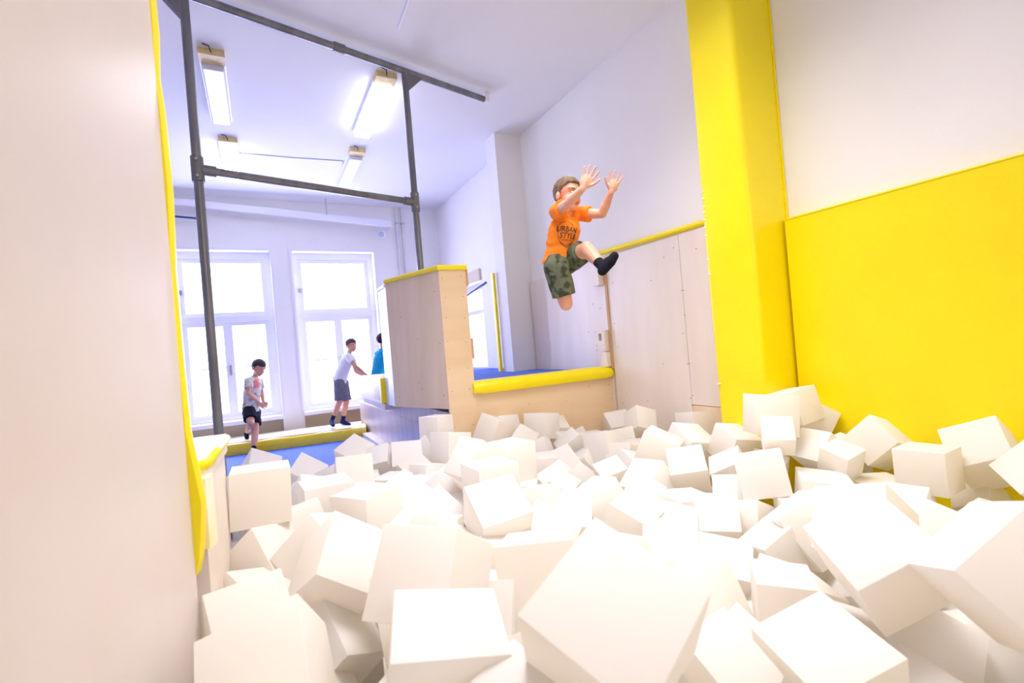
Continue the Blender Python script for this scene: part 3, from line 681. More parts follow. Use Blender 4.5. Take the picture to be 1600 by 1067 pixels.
["H",[0.193,2.934,0.532],[0.092,0.428,-0.114,-0.892],0.203,0],
["H",[-0.09,3.285,0.613],[0.0,0.707,0.707,0.0],0.201,0],
["H",[0.329,-0.455,0.611],[0.003,-0.964,-0.264,0.011],0.202,0],
["H",[0.359,0.193,0.809],[0.605,-0.366,0.605,0.366],0.198,0],
["H",[0.356,0.492,0.609],[0.043,-0.706,0.043,0.706],0.197,0],
["H",[0.395,0.801,0.415],[0.004,0.979,0.204,-0.02],0.201,0],
["H",[0.335,1.042,0.61],[0.263,0.263,0.656,0.656],0.2,0],
["L:foam cube just left of the tall standing near cube",[0.385,1.684,0.61],[0.469,0.486,0.559,-0.481],0.198,2],
["H",[0.304,2.491,0.612],[0.498,0.508,-0.491,0.502],0.202,0],
["H",[0.408,2.923,0.411],[-0.0,0.761,0.649,0.0],0.203,0],
["H",[0.502,3.387,0.486],[0.088,0.902,0.216,0.364],0.198,0],
["H",[0.827,-0.243,0.711],[0.393,0.008,-0.783,-0.482],0.198,0],
["H",[0.676,-0.098,0.409],[0.063,0.063,-0.704,-0.704],0.198,0],
["L:foam cube just right of the tall standing near cube",[0.546,1.438,0.612],[0.663,-0.246,0.663,0.246],0.199,8],
["H",[0.638,2.038,0.41],[0.313,0.313,-0.634,-0.634],0.201,0],
["H",[0.614,2.929,0.411],[0.761,-0.0,0.0,0.649],0.201,0],
["H",[0.752,3.315,0.451],[0.277,0.276,-0.651,0.651],0.2,0],
["H",[1.013,-0.049,0.61],[0.019,-0.712,-0.024,-0.701],0.199,0],
["H",[0.922,1.093,0.41],[0.397,0.585,-0.397,0.585],0.199,0],
["H",[0.813,1.366,0.411],[0.746,-0.0,-0.0,0.666],0.203,0],
["H",[0.886,2.027,0.411],[0.497,-0.503,-0.497,-0.503],0.201,0],
["H",[0.92,2.329,0.408],[0.024,-0.024,0.707,-0.707],0.197,0],
["H",[1.226,0.065,0.607],[0.51,-0.51,-0.49,0.49],0.2,0],
["H",[1.095,0.298,0.585],[0.591,-0.567,0.481,0.312],0.201,0],
["H",[1.148,1.941,0.411],[0.695,-0.132,0.695,0.133],0.202,0],
["L:foam cube just right of the broad tilted cube left of centre",[1.177,2.282,0.61],[0.614,-0.35,0.614,0.35],0.198,17],
["H",[1.218,2.552,0.409],[0.0,0.587,0.81,0.0],0.198,0],
["H",[1.373,3.272,0.41],[0.572,0.572,0.416,0.416],0.199,0],
["L:foam cube just left of the tan-slanted upper centre cube",[1.554,2.685,0.613],[0.527,-0.0,-0.0,-0.85],0.202,48],
["H",[1.96,0.048,0.41],[0.63,0.63,-0.321,-0.321],0.201,0],
["H",[1.812,0.487,0.41],[0.0,-0.271,-0.963,0.0],0.201,0],
["L:foam cube directly below the cube with a tan triangular side",[1.815,1.12,0.41],[0.449,-0.547,0.449,0.547],0.2,15],
["H",[1.815,1.399,0.41],[0.568,0.421,0.568,-0.421],0.201,0],
["H",[1.843,2.297,0.409],[0.286,0.286,0.647,0.647],0.198,0],
["H",[1.854,3.23,0.409],[-0.0,0.199,0.98,0.0],0.198,0],
["H",[2.125,-0.091,0.812],[0.702,-0.087,-0.702,-0.087],0.2,0],
["H",[2.087,0.174,0.609],[0.709,0.702,-0.044,-0.053],0.197,0],
["H",[2.346,0.32,0.717],[0.014,-0.839,0.139,-0.525],0.199,0],
["H",[2.209,2.22,0.595],[0.549,0.513,-0.641,0.158],0.202,0],
["V",[2.229,2.521,0.612],[0.549,-0.444,0.553,0.442],0.198,12],
["V",[2.213,2.99,0.61],[0.005,-0.745,-0.667,-0.004],0.201,8],
["H",[2.217,3.148,0.41],[0.7,0.0,0.0,0.715],0.2,0],
["H",[2.418,-0.407,0.61],[0.0,0.698,-0.716,-0.0],0.201,0],
["H",[2.534,0.123,0.607],[0.02,-0.02,-0.707,0.707],0.198,0],
["H",[2.597,0.58,0.409],[0.694,0.694,0.135,0.135],0.198,0],
["H",[-0.02,-0.477,0.611],[0.1,-0.695,-0.101,-0.704],0.199,0],
["H",[-0.028,0.196,0.611],[0.537,0.537,-0.46,-0.46],0.2,0],
["H",[-0.048,0.403,0.785],[0.639,0.24,-0.729,0.049],0.198,0],
["H",[-0.058,0.945,0.596],[0.7,0.163,-0.672,-0.178],0.199,0],
["H",[-0.086,2.028,0.41],[0.0,-0.014,1.0,-0.0],0.201,0],
["L:foam cube peeking out directly above the tan cube beside the screen pad",[-0.073,2.765,0.578],[0.638,0.262,-0.176,0.702],0.198,11],
["L:foam cube just right of the big square-faced left cube",[0.148,3.184,0.587],[0.028,-0.258,-0.103,0.96],0.2,3],
["H",[0.514,-0.231,0.619],[0.186,-0.044,-0.93,0.313],0.198,0],
["H",[0.258,0.723,0.613],[0.946,0.051,0.273,0.168],0.198,0],
["H",[0.31,2.029,0.608],[0.697,0.117,0.697,-0.118],0.2,0],
["H",[0.631,0.25,0.808],[0.557,0.436,0.557,-0.436],0.201,0],
["H",[0.959,1.109,0.611],[0.546,0.438,0.554,-0.451],0.201,0],
["H",[0.77,1.352,0.612],[0.597,0.374,-0.601,0.377],0.197,0],
["H",[0.877,1.996,0.61],[0.699,-0.105,-0.699,-0.105],0.198,0],
["H",[1.022,2.533,0.555],[0.547,-0.617,-0.565,-0.025],0.203,0],
["H",[1.581,-0.449,0.609],[0.355,-0.612,-0.354,-0.612],0.198,0],
["H",[1.479,-0.148,0.806],[0.468,0.53,-0.468,0.53],0.198,0],
["L:foam cube just right of the tan-slanted upper centre cube",[1.723,2.477,0.525],[0.126,0.365,0.441,-0.81],0.202,42],
["H",[1.806,-0.369,0.61],[0.0,-0.563,-0.826,-0.0],0.199,0],
["H",[1.921,-0.075,0.663],[0.867,0.077,0.483,0.097],0.198,0],
["H",[2.131,-0.057,1.012],[0.0,-0.733,-0.681,0.0],0.2,0],
["H",[2.479,-0.458,0.811],[0.241,0.664,0.242,-0.665],0.202,0],
["H",[2.387,-0.095,0.726],[0.253,-0.314,-0.687,-0.605],0.203,0],
["H",[2.603,0.242,0.806],[0.007,-0.814,-0.58,0.006],0.198,0],
["H",[-0.086,-0.127,0.409],[0.0,0.715,0.699,0.0],0.198,0],
["H",[-0.047,0.683,0.611],[0.501,0.502,0.565,-0.423],0.201,0],
["H",[-0.086,0.862,0.78],[0.008,0.014,-0.857,0.515],0.2,0],
["L:foam cube just left of the tan cube beside the screen pad",[-0.085,2.28,0.612],[0.019,0.707,-0.019,0.707],0.199,20],
["H",[0.382,-0.473,0.812],[0.707,-0.11,-0.69,-0.108],0.202,0],
["H",[0.541,-0.001,0.797],[0.583,0.352,-0.458,-0.571],0.199,0],
["H",[0.268,0.454,0.812],[0.72,-0.194,0.645,0.164],0.203,0],
["L:foam cube just left of the tan-faced cube left of centre",[0.342,2.024,0.806],[0.0,0.285,-0.959,0.0],0.197,366],
["L:foam cube peeking out directly above the tan-fronted cube by the tall near one",[0.377,2.75,0.628],[0.688,-0.184,-0.551,0.435],0.2,3],
["H",[0.558,1.119,0.61],[0.294,0.644,0.294,-0.642],0.2,0],
["H",[1.038,2.895,0.613],[0.715,0.697,0.028,0.05],0.199,0],
["L:foam cube peeking out directly above the tan-faced cube left of centre",[0.666,2.93,0.612],[0.93,-0.001,-0.0,0.367],0.202,28],
["H",[0.9,-0.459,0.411],[0.171,-0.686,-0.171,-0.686],0.202,0],
["L:foam cube peeking out directly above the broad tilted cube left of centre",[0.897,2.022,0.81],[0.707,-0.011,0.707,0.011],0.202,189],
["L:foam cube just left of the broad tilted cube left of centre",[0.9,2.241,0.608],[0.535,-0.462,0.535,0.462],0.201,17],
["H",[1.22,-0.148,0.726],[0.251,0.678,0.22,0.656],0.2,0],
["L:foam cube peeking out directly above the big diamond cube",[1.042,1.345,0.612],[0.515,0.611,-0.489,-0.348],0.2,30],
["H",[1.458,2.474,0.409],[0.668,0.232,0.668,-0.232],0.198,0],
["H",[1.291,2.753,0.576],[0.368,0.866,0.202,-0.271],0.198,0],
["H",[1.594,-0.396,0.807],[0.125,-0.696,-0.125,-0.696],0.198,0],
["H",[1.668,2.189,0.409],[0.653,0.653,0.272,0.272],0.197,0],
["L:foam cube directly below the pointed cube in the plywood corner",[1.983,2.06,0.763],[0.542,0.673,-0.199,-0.462],0.201,169],
["H",[1.75,-0.16,0.774],[0.681,-0.615,-0.397,-0.02],0.201,0],
["H",[1.941,0.373,0.61],[0.654,-0.277,-0.646,-0.28],0.2,0],
["L:foam cube just left of the very large right cube",[1.935,1.186,0.61],[0.326,-0.625,-0.337,-0.624],0.198,17],
["L:foam cube just right of the bright cube by the wedge gap",[1.964,2.235,0.605],[0.399,0.663,0.453,0.443],0.201,31],
["H",[2.057,-0.345,0.807],[0.268,-0.581,-0.313,-0.702],0.198,0],
["H",[2.079,0.678,0.613],[0.0,-0.206,0.979,-0.0],0.202,0],
["L:foam cube peeking out directly above the white-topped tan-fronted cube",[2.244,2.078,0.743],[0.244,-0.963,0.08,0.087],0.201,118],
["H",[2.311,-0.29,0.916],[0.513,0.683,-0.01,-0.52],0.198,0],
["H",[2.565,0.04,0.851],[0.593,-0.699,-0.17,-0.362],0.2,0],
["H",[2.617,0.533,0.607],[0.46,-0.46,0.537,-0.537],0.198,0],
["H",[2.338,0.625,0.41],[0.014,0.014,0.707,0.707],0.2,0],
["H",[-0.089,-0.457,0.809],[0.006,0.0,1.0,-0.0],0.199,0],
["H",[-0.069,0.133,0.811],[0.0,-0.743,0.669,0.0],0.2,0],
["L:foam cube directly below the big square-faced left cube",[-0.024,2.67,0.749],[0.074,0.006,-0.949,-0.307],0.199,7],
["H",[0.351,-0.214,0.757],[0.011,0.191,0.468,0.863],0.199,0],
["L:foam cube just left of the flat-topped bottom cube",[0.36,1.473,0.411],[0.454,-0.454,0.542,-0.542],0.201,7],
["L:foam cube peeking out directly above the tan lower-faced left cube",[0.214,2.283,0.812],[0.032,-0.003,-0.0,-0.999],0.202,185],
["L:foam cube just left of the low flat cube by the grey side wall",[0.513,3.117,0.61],[0.056,-0.055,-0.7,0.71],0.199,6],
["H",[0.775,0.036,0.734],[0.221,0.727,-0.579,0.295],0.2,0],
["H",[0.599,0.013,0.989],[0.062,-0.792,-0.583,0.171],0.202,0],
["H",[1.18,3.196,0.59],[0.275,-0.006,0.599,-0.752],0.198,0],
["H",[0.903,-0.5,0.613],[0.0,0.707,0.0,0.707],0.201,0],
["H",[1.019,0.013,0.81],[0.709,0.703,-0.04,-0.05],0.201,0],
["H",[0.833,0.275,0.613],[0.702,0.702,0.086,0.086],0.202,0],
["H",[1.037,3.11,0.459],[0.194,0.534,0.82,0.069],0.2,0],
["H",[1.123,-0.438,0.609],[0.415,-0.573,0.415,0.573],0.202,0],
["H",[1.226,-0.311,0.849],[0.681,-0.024,-0.468,-0.562],0.197,0],
["H",[1.413,0.098,0.811],[0.339,-0.066,0.57,0.746],0.199,0],
["L:foam cube directly below the cube under the left sill end",[1.176,2.355,0.81],[0.049,-0.705,-0.049,-0.705],0.202,177],
["H",[1.508,0.259,0.609],[0.787,-0.01,-0.008,-0.617],0.197,0],
["H",[1.812,-0.408,0.81],[0.106,-0.699,-0.106,-0.699],0.201,0],
["H",[1.873,-0.084,0.916],[0.643,-0.015,-0.563,-0.519],0.197,0],
["H",[1.849,0.178,0.611],[0.646,0.291,-0.644,0.287],0.198,0],
["H",[1.811,0.526,0.63],[0.247,0.313,0.709,0.582],0.2,0],
["H",[2.094,1.286,0.41],[0.482,0.518,0.482,-0.518],0.2,0],
["H",[2.173,0.358,0.809],[0.142,-0.525,-0.015,0.839],0.199,0],
["H",[2.627,-0.241,0.818],[0.048,-0.696,0.049,-0.714],0.201,0],
["H",[1.984,0.194,0.809],[0.512,-0.006,0.003,-0.859],0.198,0],
["L:foam cube just left of the upright cube before the yellow pad",[2.393,1.145,0.609],[0.678,0.678,-0.2,-0.2],0.199,59],
["H",[2.451,2.412,0.609],[0.614,0.35,0.614,-0.35],0.199,0],
["H",[2.607,2.895,0.608],[0.766,0.004,0.007,0.642],0.198,0],
["H",[0.041,-0.028,0.621],[0.166,0.743,-0.629,0.156],0.198,0],
["H",[0.135,0.644,0.776],[0.23,-0.338,0.525,0.746],0.202,0],
["L:foam cube directly below the peaked cube by the blue trampoline",[0.194,2.714,0.707],[0.203,0.673,0.452,0.548],0.201,32],
["H",[-0.048,3.013,0.656],[0.603,-0.313,-0.734,0.028],0.202,0],
["H",[0.117,-0.225,0.713],[0.738,0.378,-0.235,0.507],0.201,0],
["H",[0.644,-0.434,0.927],[0.233,0.766,0.593,-0.081],0.202,0],
["H",[0.481,0.711,0.711],[0.404,-0.64,0.584,-0.292],0.2,0],
["H",[0.625,-0.459,0.688],[0.685,-0.289,0.175,0.645],0.2,0],
["H",[0.8,-0.09,0.892],[0.203,-0.627,0.671,0.34],0.203,0],
["L:foam cube directly below the tall standing near cube",[0.329,1.314,0.734],[0.69,-0.182,0.64,-0.286],0.202,53],
["H",[0.92,-0.486,0.814],[0.533,0.465,-0.533,0.465],0.202,0],
["H",[1.032,0.001,1.009],[0.49,-0.518,-0.486,-0.506],0.197,0],
["V",[0.853,2.486,0.658],[0.901,0.226,0.369,0.039],0.197,73],
["H",[1.351,-0.499,0.752],[0.287,0.274,0.646,-0.652],0.198,0],
["H",[1.183,-0.463,1.013],[0.323,0.592,-0.629,0.387],0.2,0],
["V",[0.934,2.263,0.85],[0.03,0.942,0.088,-0.323],0.202,179],
["H",[1.115,2.663,0.681],[0.724,-0.414,-0.064,-0.548],0.201,0],
["H",[1.436,-0.48,0.975],[0.314,0.683,-0.557,-0.352],0.2,0],
["H",[1.683,0.364,0.76],[0.433,0.78,-0.132,0.431],0.203,0],
["L:foam cube directly below the very large right cube",[1.716,0.848,0.544],[0.65,-0.418,0.014,0.635],0.201,41],
["L:foam cube just right of the cube with a tan triangular side",[1.729,1.064,0.683],[0.79,-0.013,0.509,-0.341],0.202,285],
["H",[1.702,0.087,0.787],[0.169,0.808,0.35,-0.442],0.201,0],
["H",[2.576,-0.488,1.013],[0.706,-0.032,0.707,0.032],0.202,0],
["H",[0.149,-0.408,0.91],[0.18,-0.366,-0.708,-0.577],0.201,0],
["H",[-0.058,-0.176,0.806],[0.185,-0.051,-0.942,0.277],0.202,0],
["L:foam cube just right of the slanting cube near the pillar foot",[1.946,1.392,0.777],[0.942,-0.112,0.059,0.311],0.192,369],
["L:foam cube directly below the tan-slanted upper centre cube",[1.111,1.986,0.656],[0.537,-0.79,-0.138,0.262],0.196,104],
["L:foam cube directly below the cube at the blue trampoline corner",[0.431,2.921,0.749],[0.7,-0.216,-0.652,0.194],0.198,140],
["L:foam cube directly below the bright cube by the wedge gap",[1.359,1.825,0.654],[0.332,-0.46,-0.615,-0.547],0.196,196],
["L:foam cube peeking out directly above the askew cube by the tan gap",[1.756,1.908,0.645],[0.371,0.656,-0.602,-0.265],0.195,135],
["V",[2.312,2.754,0.644],[0.161,0.9,0.372,-0.16],0.195,30],
["L:foam cube peeking out directly above the cube leaning on the diamond cube",[1.307,1.345,0.609],[0.13,0.375,0.831,0.389],0.192,289],
["L:foam cube peeking out directly above the cube with a tan triangular side",[2.136,1.244,0.662],[0.708,-0.623,-0.237,0.234],0.195,150],
["L:foam cube peeking out directly above the slab-like cube at the screen",[-0.058,1.737,0.674],[0.551,-0.645,0.483,-0.218],0.192,85],
["L:foam cube just left of the square-on cube by the tan gap",[1.696,1.617,0.582],[0.564,0.471,-0.529,0.424],0.202,83],
["L:foam cube directly below the sharp-cornered cube before the bay",[1.098,3.089,0.784],[0.328,-0.562,0.477,0.59],0.199,122],
["L:foam cube directly below the low flat cube by the grey side wall",[0.849,3.082,0.623],[0.649,0.271,-0.709,-0.055],0.192,37],
["L:foam cube directly below the flat-topped bottom cube",[0.314,0.663,0.82],[0.092,0.156,0.066,-0.981],0.179,248],
["V",[0.588,1.923,0.673],[0.35,0.491,0.338,-0.723],0.191,87],
["L:foam cube just left of the tan lower-faced left cube",[0.074,2.127,0.771],[0.577,0.144,-0.741,0.311],0.176,84],
["L:foam cube just right of the raised-corner cube beside the diamond",[1.07,0.844,0.573],[0.703,-0.145,0.408,-0.564],0.167,58],
["L:foam cube just right of the nearest bottom left cube",[0.127,1.47,0.627],[0.5,-0.598,0.623,-0.063],0.176,501],
["L:foam cube just left of the small square-faced centre cube",[0.927,1.606,0.668],[0.013,0.359,-0.385,-0.85],0.198,144],
["L:foam cube just right of the very large right cube",[1.949,0.799,0.684],[0.065,0.43,-0.719,0.542],0.175,168],
["L:foam cube peeking out directly above the tall standing near cube",[0.598,1.713,0.682],[0.532,-0.126,-0.485,0.682],0.169,23],
["L:foam cube peeking out directly above the bright cube by the wedge gap",[2.041,2.443,0.64],[0.556,0.644,-0.219,0.478],0.167,43],
["L:foam cube just left of the bright cube by the wedge gap",[1.893,2.663,0.587],[0.337,-0.807,0.313,0.37],0.165,33],
["L:foam cube directly below the askew cube by the tan gap",[1.437,1.448,0.629],[0.589,0.34,-0.719,0.14],0.164,96],
["L:foam cube just right of the long flat lying cube",[1.414,0.946,0.571],[0.509,-0.247,0.634,0.527],0.179,75],
["L:foam cube directly below the slanted cube under the sill middle",[2.014,3.138,0.621],[0.806,-0.268,-0.275,-0.451],0.167,13],
["L:foam cube just left of the tan-sided cube at the right edge",[1.413,0.619,0.589],[0.51,0.671,0.536,-0.057],0.175,623],
["L:foam cube just left of the cream-fronted near cube",[0.682,1.526,0.669],[0.318,0.189,-0.572,-0.732],0.181,24],
["L:foam cube directly below the raised-corner cube beside the diamond",[0.526,0.539,0.771],[0.152,0.767,0.56,0.272],0.17,8],
["L:foam cube just right of the flat-topped bottom cube",[0.448,0.913,0.719],[0.297,0.195,0.846,0.397],0.18,16],
["L:foam cube just right of the cube under the left sill end",[1.667,3.113,0.719],[0.351,-0.873,-0.308,-0.136],0.161,42],
["L:foam cube just right of the slanted cube under the sill middle",[2.23,3.186,0.598],[0.515,-0.118,0.524,-0.668],0.171,6],
["L:foam cube just left of the flat cube at the pillar foot",[2.503,2.109,0.638],[0.359,-0.309,-0.234,-0.849],0.183,2],
["V",[1.303,0.742,0.564],[0.23,-0.345,0.718,-0.559],0.185,62],
["L:foam cube just left of the corner-balanced cube on the yellow pad",[2.535,1.358,0.743],[0.537,-0.544,-0.539,0.352],0.165,16],
["L:foam cube just right of the cube at the blue trampoline corner",[0.681,3.395,0.707],[0.348,0.44,-0.775,0.29],0.168,88],
["L:foam cube just right of the square-on cube by the tan gap",[1.801,1.37,0.586],[0.248,0.724,-0.64,-0.073],0.175,111],
["L:foam cube just right of the peaked cube by the blue trampoline",[0.375,3.237,0.646],[0.552,-0.512,-0.651,-0.103],0.191,17],
["L:foam cube peeking out directly above the tan-sided cube at the right edge",[2.306,0.743,0.607],[0.824,0.316,-0.184,0.433],0.17,4],
["H",[0.306,3.351,0.561],[0.371,-0.331,-0.11,-0.861],0.167,0],
["V",[1.722,2.965,0.649],[0.411,0.548,-0.11,0.72],0.171,35],
["L:foam cube peeking out directly above the flat-topped bottom cube",[0.456,1.118,0.765],[0.473,-0.804,0.302,-0.194],0.176,145],
["L:foam cube directly below the tan-faced cube left of centre",[0.457,1.954,0.689],[0.221,-0.915,0.337,-0.015],0.166,33],
["H",[1.197,3.286,0.732],[0.914,-0.177,0.106,0.35],0.166,0],
["L:foam cube directly below the long flat lying cube",[1.21,0.952,0.482],[0.547,0.675,0.144,0.474],0.199,4],
["H",[1.028,1.514,0.55],[0.779,-0.022,-0.621,-0.085],0.161,0],
["H",[0.054,2.324,0.723],[0.449,-0.15,-0.665,-0.577],0.167,1],
["L:foam cube peeking out directly above the tan-slanted upper centre cube",[1.724,2.686,0.602],[0.762,0.259,0.546,0.233],0.185,57],
["L:foam cube just right of the upright cube with narrow shaded side",[2.215,1.561,0.689],[0.139,-0.81,0.57,0.028],0.164,14],
["L:foam cube just right of the low flat cube by the grey side wall",[1.015,3.378,0.704],[0.029,-0.635,-0.535,-0.557],0.176,26],
["L:foam cube peeking out directly above the small square-faced centre cube",[1.298,1.969,0.563],[0.158,0.439,-0.611,0.64],0.182,7],
["V",[0.138,0.942,0.676],[0.818,-0.418,-0.156,0.363],0.178,8],
["V",[0.86,2.888,0.671],[0.728,0.653,0.193,0.081],0.161,53]]
# ================================================================== FOAM CUBES
def foam_mesh(name, seed):
    rnd = random.Random(seed); bm = bmesh.new(); add_box(bm, (-.5, -.5, -.5), (.5, .5, .5))
    for v in bm.verts: v.co += Vector([rnd.uniform(-.012, .012) for _ in range(3)])
    bmesh.ops.bevel(bm, geom=bm.edges[:], offset=.013, segments=2, profile=.5, affect='EDGES')
    bmesh.ops.recalc_face_normals(bm, faces=bm.faces)
    me = bpy.data.meshes.new(name); bm.to_mesh(me); bm.free()
    for p in me.polygons: p.use_smooth = True
    me.set_sharp_from_angle(angle=math.radians(35)); me.materials.append(M['foam' if seed % 3 else 'foam_warm']); return me
FM = [foam_mesh('foam_cube', s) for s in range(6)]
LABELS = {
 'n1': 'nearest foam cube at bottom left, touching the varnished plywood screen',
 'n2': 'bottom foam cube with flat bright square top, left of the big diamond cube',
 'n3': 'tall standing near foam cube just behind the flat-topped bottom cube',
 'n4': 'cream-fronted foam cube between the tall near cube and the big diamond cube',
 'n5': 'largest foam cube, balanced on a corner like a diamond, bottom centre',
 'n6': 'very large near foam cube at right with white top and tan underside',
 'n6b': 'foam cube directly behind the very large right cube, upright left edge showing',
 'n7': 'near foam cube at the right frame edge with long tan shaded side',
 'n8': 'near foam cube with a raised corner just right of the big diamond cube',
 'n9': 'wide near foam cube at the bottom below the long flat cube, right of centre',
 'n10': 'bottom-edge foam cube under the very large right cube, left of the corner cube',
 'n11': 'foam cube in the bottom right corner with a tan left face',
 'n12': 'long flat lying foam cube between the bottom cubes and the tan-faced small cube',
 'n13': 'foam cube with a tan triangular side left of the very large right cube',
 'n15': 'white foam cube right of the diamond cube, standing nearly upright behind it',
 'n16': 'pale grey foam cube leaning against the right corner of the diamond cube',
 'n17': 'square-on foam cube in the centre right of the pit beside the deep tan gap',
 'n18': 'upright foam cube with narrow shaded right side, right of the flat white topped one',
 'n19': 'foam cube with bright white top and tan front in the middle right of the pit',
 'n20': 'foam cube with slanting white face and shaded right side near the pillar foot',
 'n21': 'small leaning foam cube left of the pointed one against the plywood corner',
 'n22': 'pointed foam cube standing in the corner where ledge wall meets cladding',
 'n23': 'foam cube at the foot of the cladding just left of the yellow pillar',
 'n24': 'flat foam cube against the foot of the yellow pillar, tan front',
 'n25': 'tallest foam cube of the right heap, square face in front of the pillar',
 'n26': 'foam cube stuck out in front of the tallest cube of the right heap',
 'n27': 'foam cube peeking out behind the right heap at the pillar seam',
 'n28': 'tilted square foam cube at top of the heap against the yellow wall pad',
 'n29': 'foam cube on its corner against the yellow pad, right of the tilted square one',
 'n30': 'foam cube with shaded right side below the tilted square one of the heap',
 'n31': 'upright foam cube before the yellow pad, left of the lone tan gap',
 'n32': 'broad tilted foam cube leaning on the yellow pad above the dark gap',
 'n33': 'foam cube cut by the right frame edge below the yellow pad',
 'n34': 'foam cube lying just below the dark gap by the yellow pad',
 'n36': 'foam cube with slanting edge between the very large cube and the upright one',
 'n40': 'foam cube wedged in the middle of the right heap below the tilted square one',
 'a1': 'big square-faced foam cube at left near the cream padded wall end',
 'a2': 'foam cube tilted on top of the pit edge under the boy in the patterned shirt',
 'a3': 'foam cube with peaked corner at the edge of the blue trampoline',
 'a4': 'foam cube heaped at the blue trampoline corner by the side wall',
 'b1': 'low flat foam cube lying at the foot of the grey side wall',
 'b2': 'upright foam cube in front of the bay with a sharp front corner',
 'b3': 'foam cube with raised left corner under the left end of the yellow sill',
 'b4': 'second foam cube from the left below the yellow sill',
 'b5': 'third foam cube along the plywood ledge wall, flat top',
 'b6': 'foam cube with slanted right side below the middle of the yellow sill',
 'b7': 'narrow edge-on foam cube just below the row at the ledge wall',
 'd1': 'foam cube with a tan right face left of the corner cubes',
 'b9': 'tan-faced foam cube with a diamond shaped dark gap under it, left of centre',
 'b10': 'foam cube pointing up right below the tan diamond faced cube',
 'b11': 'broad tilted foam cube in the centre left of the pit above the tall near one',
 'f1': 'tan foam cube on its corner beside the yellow edge pad of the screen',
 'f2': 'foam cube with tan lower face between the left tan cube and the boxy one',
 'f3': 'foam cube with tan front face just left of the tall near cube',
 'f4': 'slab-like foam cube wedged against the screen behind the nearest left cube',
 'f7': 'small bit of foam cube poking up at the bottom between the left and flat-topped cubes',
 'f8': 'foam cube squeezed between the screen pad and the big square-faced left cube',
 'd2': 'bright foam cube catching light left of the wedge shaped gap, centre of the pit',
 'd3': 'foam cube standing askew beside the deep tan gap in the middle right',
 'd4': 'white foam cube in front of the askew one beside the deep tan gap',
 'c1': 'foam cube with bright top in the centre of the pit above the small square one',
 'c2': 'small square-faced foam cube in the centre of the pit behind the diamond',
 'c3': 'foam cube with a tan slanting face in the upper centre of the pit'}
GROUPS = [
 (lambda p: p.y > 2.75 and p.x > 1.1, 'white foam cube among those along the foot of the plywood ledge wall', 'foam cubes along the ledge wall'),
 (lambda p: p.x > 2.05, 'white foam cube among those heaped by the yellow pillar and pad', 'foam cubes by the yellow pads'),
 (lambda p: p.x < .55 and p.y > 2.2, 'white foam cube among those along the blue trampoline edge', 'foam cubes by the trampoline edge'),
 (lambda p: p.x < .55, 'white foam cube among the near ones on the left side of the pit', 'near left foam cubes'),
 (lambda p: p.y < 1.4, 'white foam cube among the near ones on the right side of the pit', 'near right foam cubes'),
 (lambda p: True, 'white foam cube among the many in the middle of the pit', 'foam cubes in the middle of the pit')]
rest = bmesh.new()
for i, (key, loc, q, s, cnt) in enumerate(CUBES):
    p = Vector(loc)
    if key == 'H':
        mm = Matrix.Translation(p) @ Quaternion(q).to_matrix().to_4x4() @ Matrix.Scale(s*.98, 4)
        k = len(rest.verts); bmesh.ops.create_cube(rest, size=1, matrix=mm); continue
    o = bpy.data.objects.new('foam_cube', FM[i % 6]); COL.objects.link(o)
    o.location = p; o.rotation_mode = 'QUATERNION'; o.rotation_quaternion = q; o.scale = (s, s, s)
    o['category'] = 'foam cube'
    gl = next(g for g in GROUPS if g[0](p))
    if key.startswith('L:'): o['label'] = key[2:]; o['group'] = gl[2]
    elif key in LABELS: o['label'] = LABELS[key]; o['group'] = 'foam cubes of the pit'
    else: o['label'] = gl[1]; o['group'] = gl[2]
o = bm_out(rest, 'foam_filling', M['foam_warm'], kind='stuff')
o['label'] = 'buried foam blocks that fill the pit under the visible cubes'; o['category'] = 'foam'
# ================================================================== PEOPLE
M['skin'] = mat('skin', srgb(228, 170, 144), .5, .35, bump=.05, bscale=90, col2=srgb(220, 156, 130), nscale=7)
M['lips'] = mat('lips', srgb(205, 90, 80), .4)
M['eye'] = mat('eye_white', srgb(238, 236, 232), .25)
M['iris'] = mat('iris', srgb(50, 36, 28), .2)
M['hair_light'] = mat('light_brown_hair', srgb(128, 104, 76), .65, .3, bump=1, bscale=140, col2=srgb(92, 74, 54), nscale=60, stretch=(1, 1, .3))
M['hair_dark'] = mat('dark_hair', srgb(46, 34, 44), .55, .3, bump=1, bscale=120, col2=srgb(66, 48, 56), nscale=60, stretch=(1, 1, .3))
M['hair_mid'] = mat('dark_brown_hair', srgb(70, 56, 66), .6, .3, bump=1, bscale=120, col2=srgb(94, 76, 80), nscale=50, stretch=(1, 1, .3))
M['orange'] = mat('orange_cotton', srgb(250, 140, 44), .85, .2, bump=.5, bscale=22, col2=srgb(244, 128, 34), nscale=9)
M['print'] = mat('shirt_print_ink', srgb(72, 58, 52), .8)
M['camo'] = mat('camouflage_cloth', srgb(62, 66, 50), .85, .2, bump=.4, bscale=25, col2=srgb(104, 110, 88), nscale=24, lo=.42, hi=.52, detail=3)
M['camo_dark'] = mat('camouflage_blotch', srgb(36, 40, 40), .85)
M['sock'] = mat('black_sock', srgb(24, 24, 34), .9, .2, bump=.4, bscale=200)
M['navy'] = mat('navy_sock', srgb(30, 36, 88), .9, .2)
M['black_cloth'] = mat('black_cloth', srgb(24, 22, 40), .85, .2, bump=.3, bscale=25)
M['grey_cloth'] = mat('grey_cloth', srgb(128, 126, 142), .9, .2, bump=.4, bscale=25, col2=srgb(112, 110, 128), nscale=30)
M['white_cloth'] = mat('white_cotton', srgb(238, 236, 242), .9, .2, bump=.4, bscale=25)
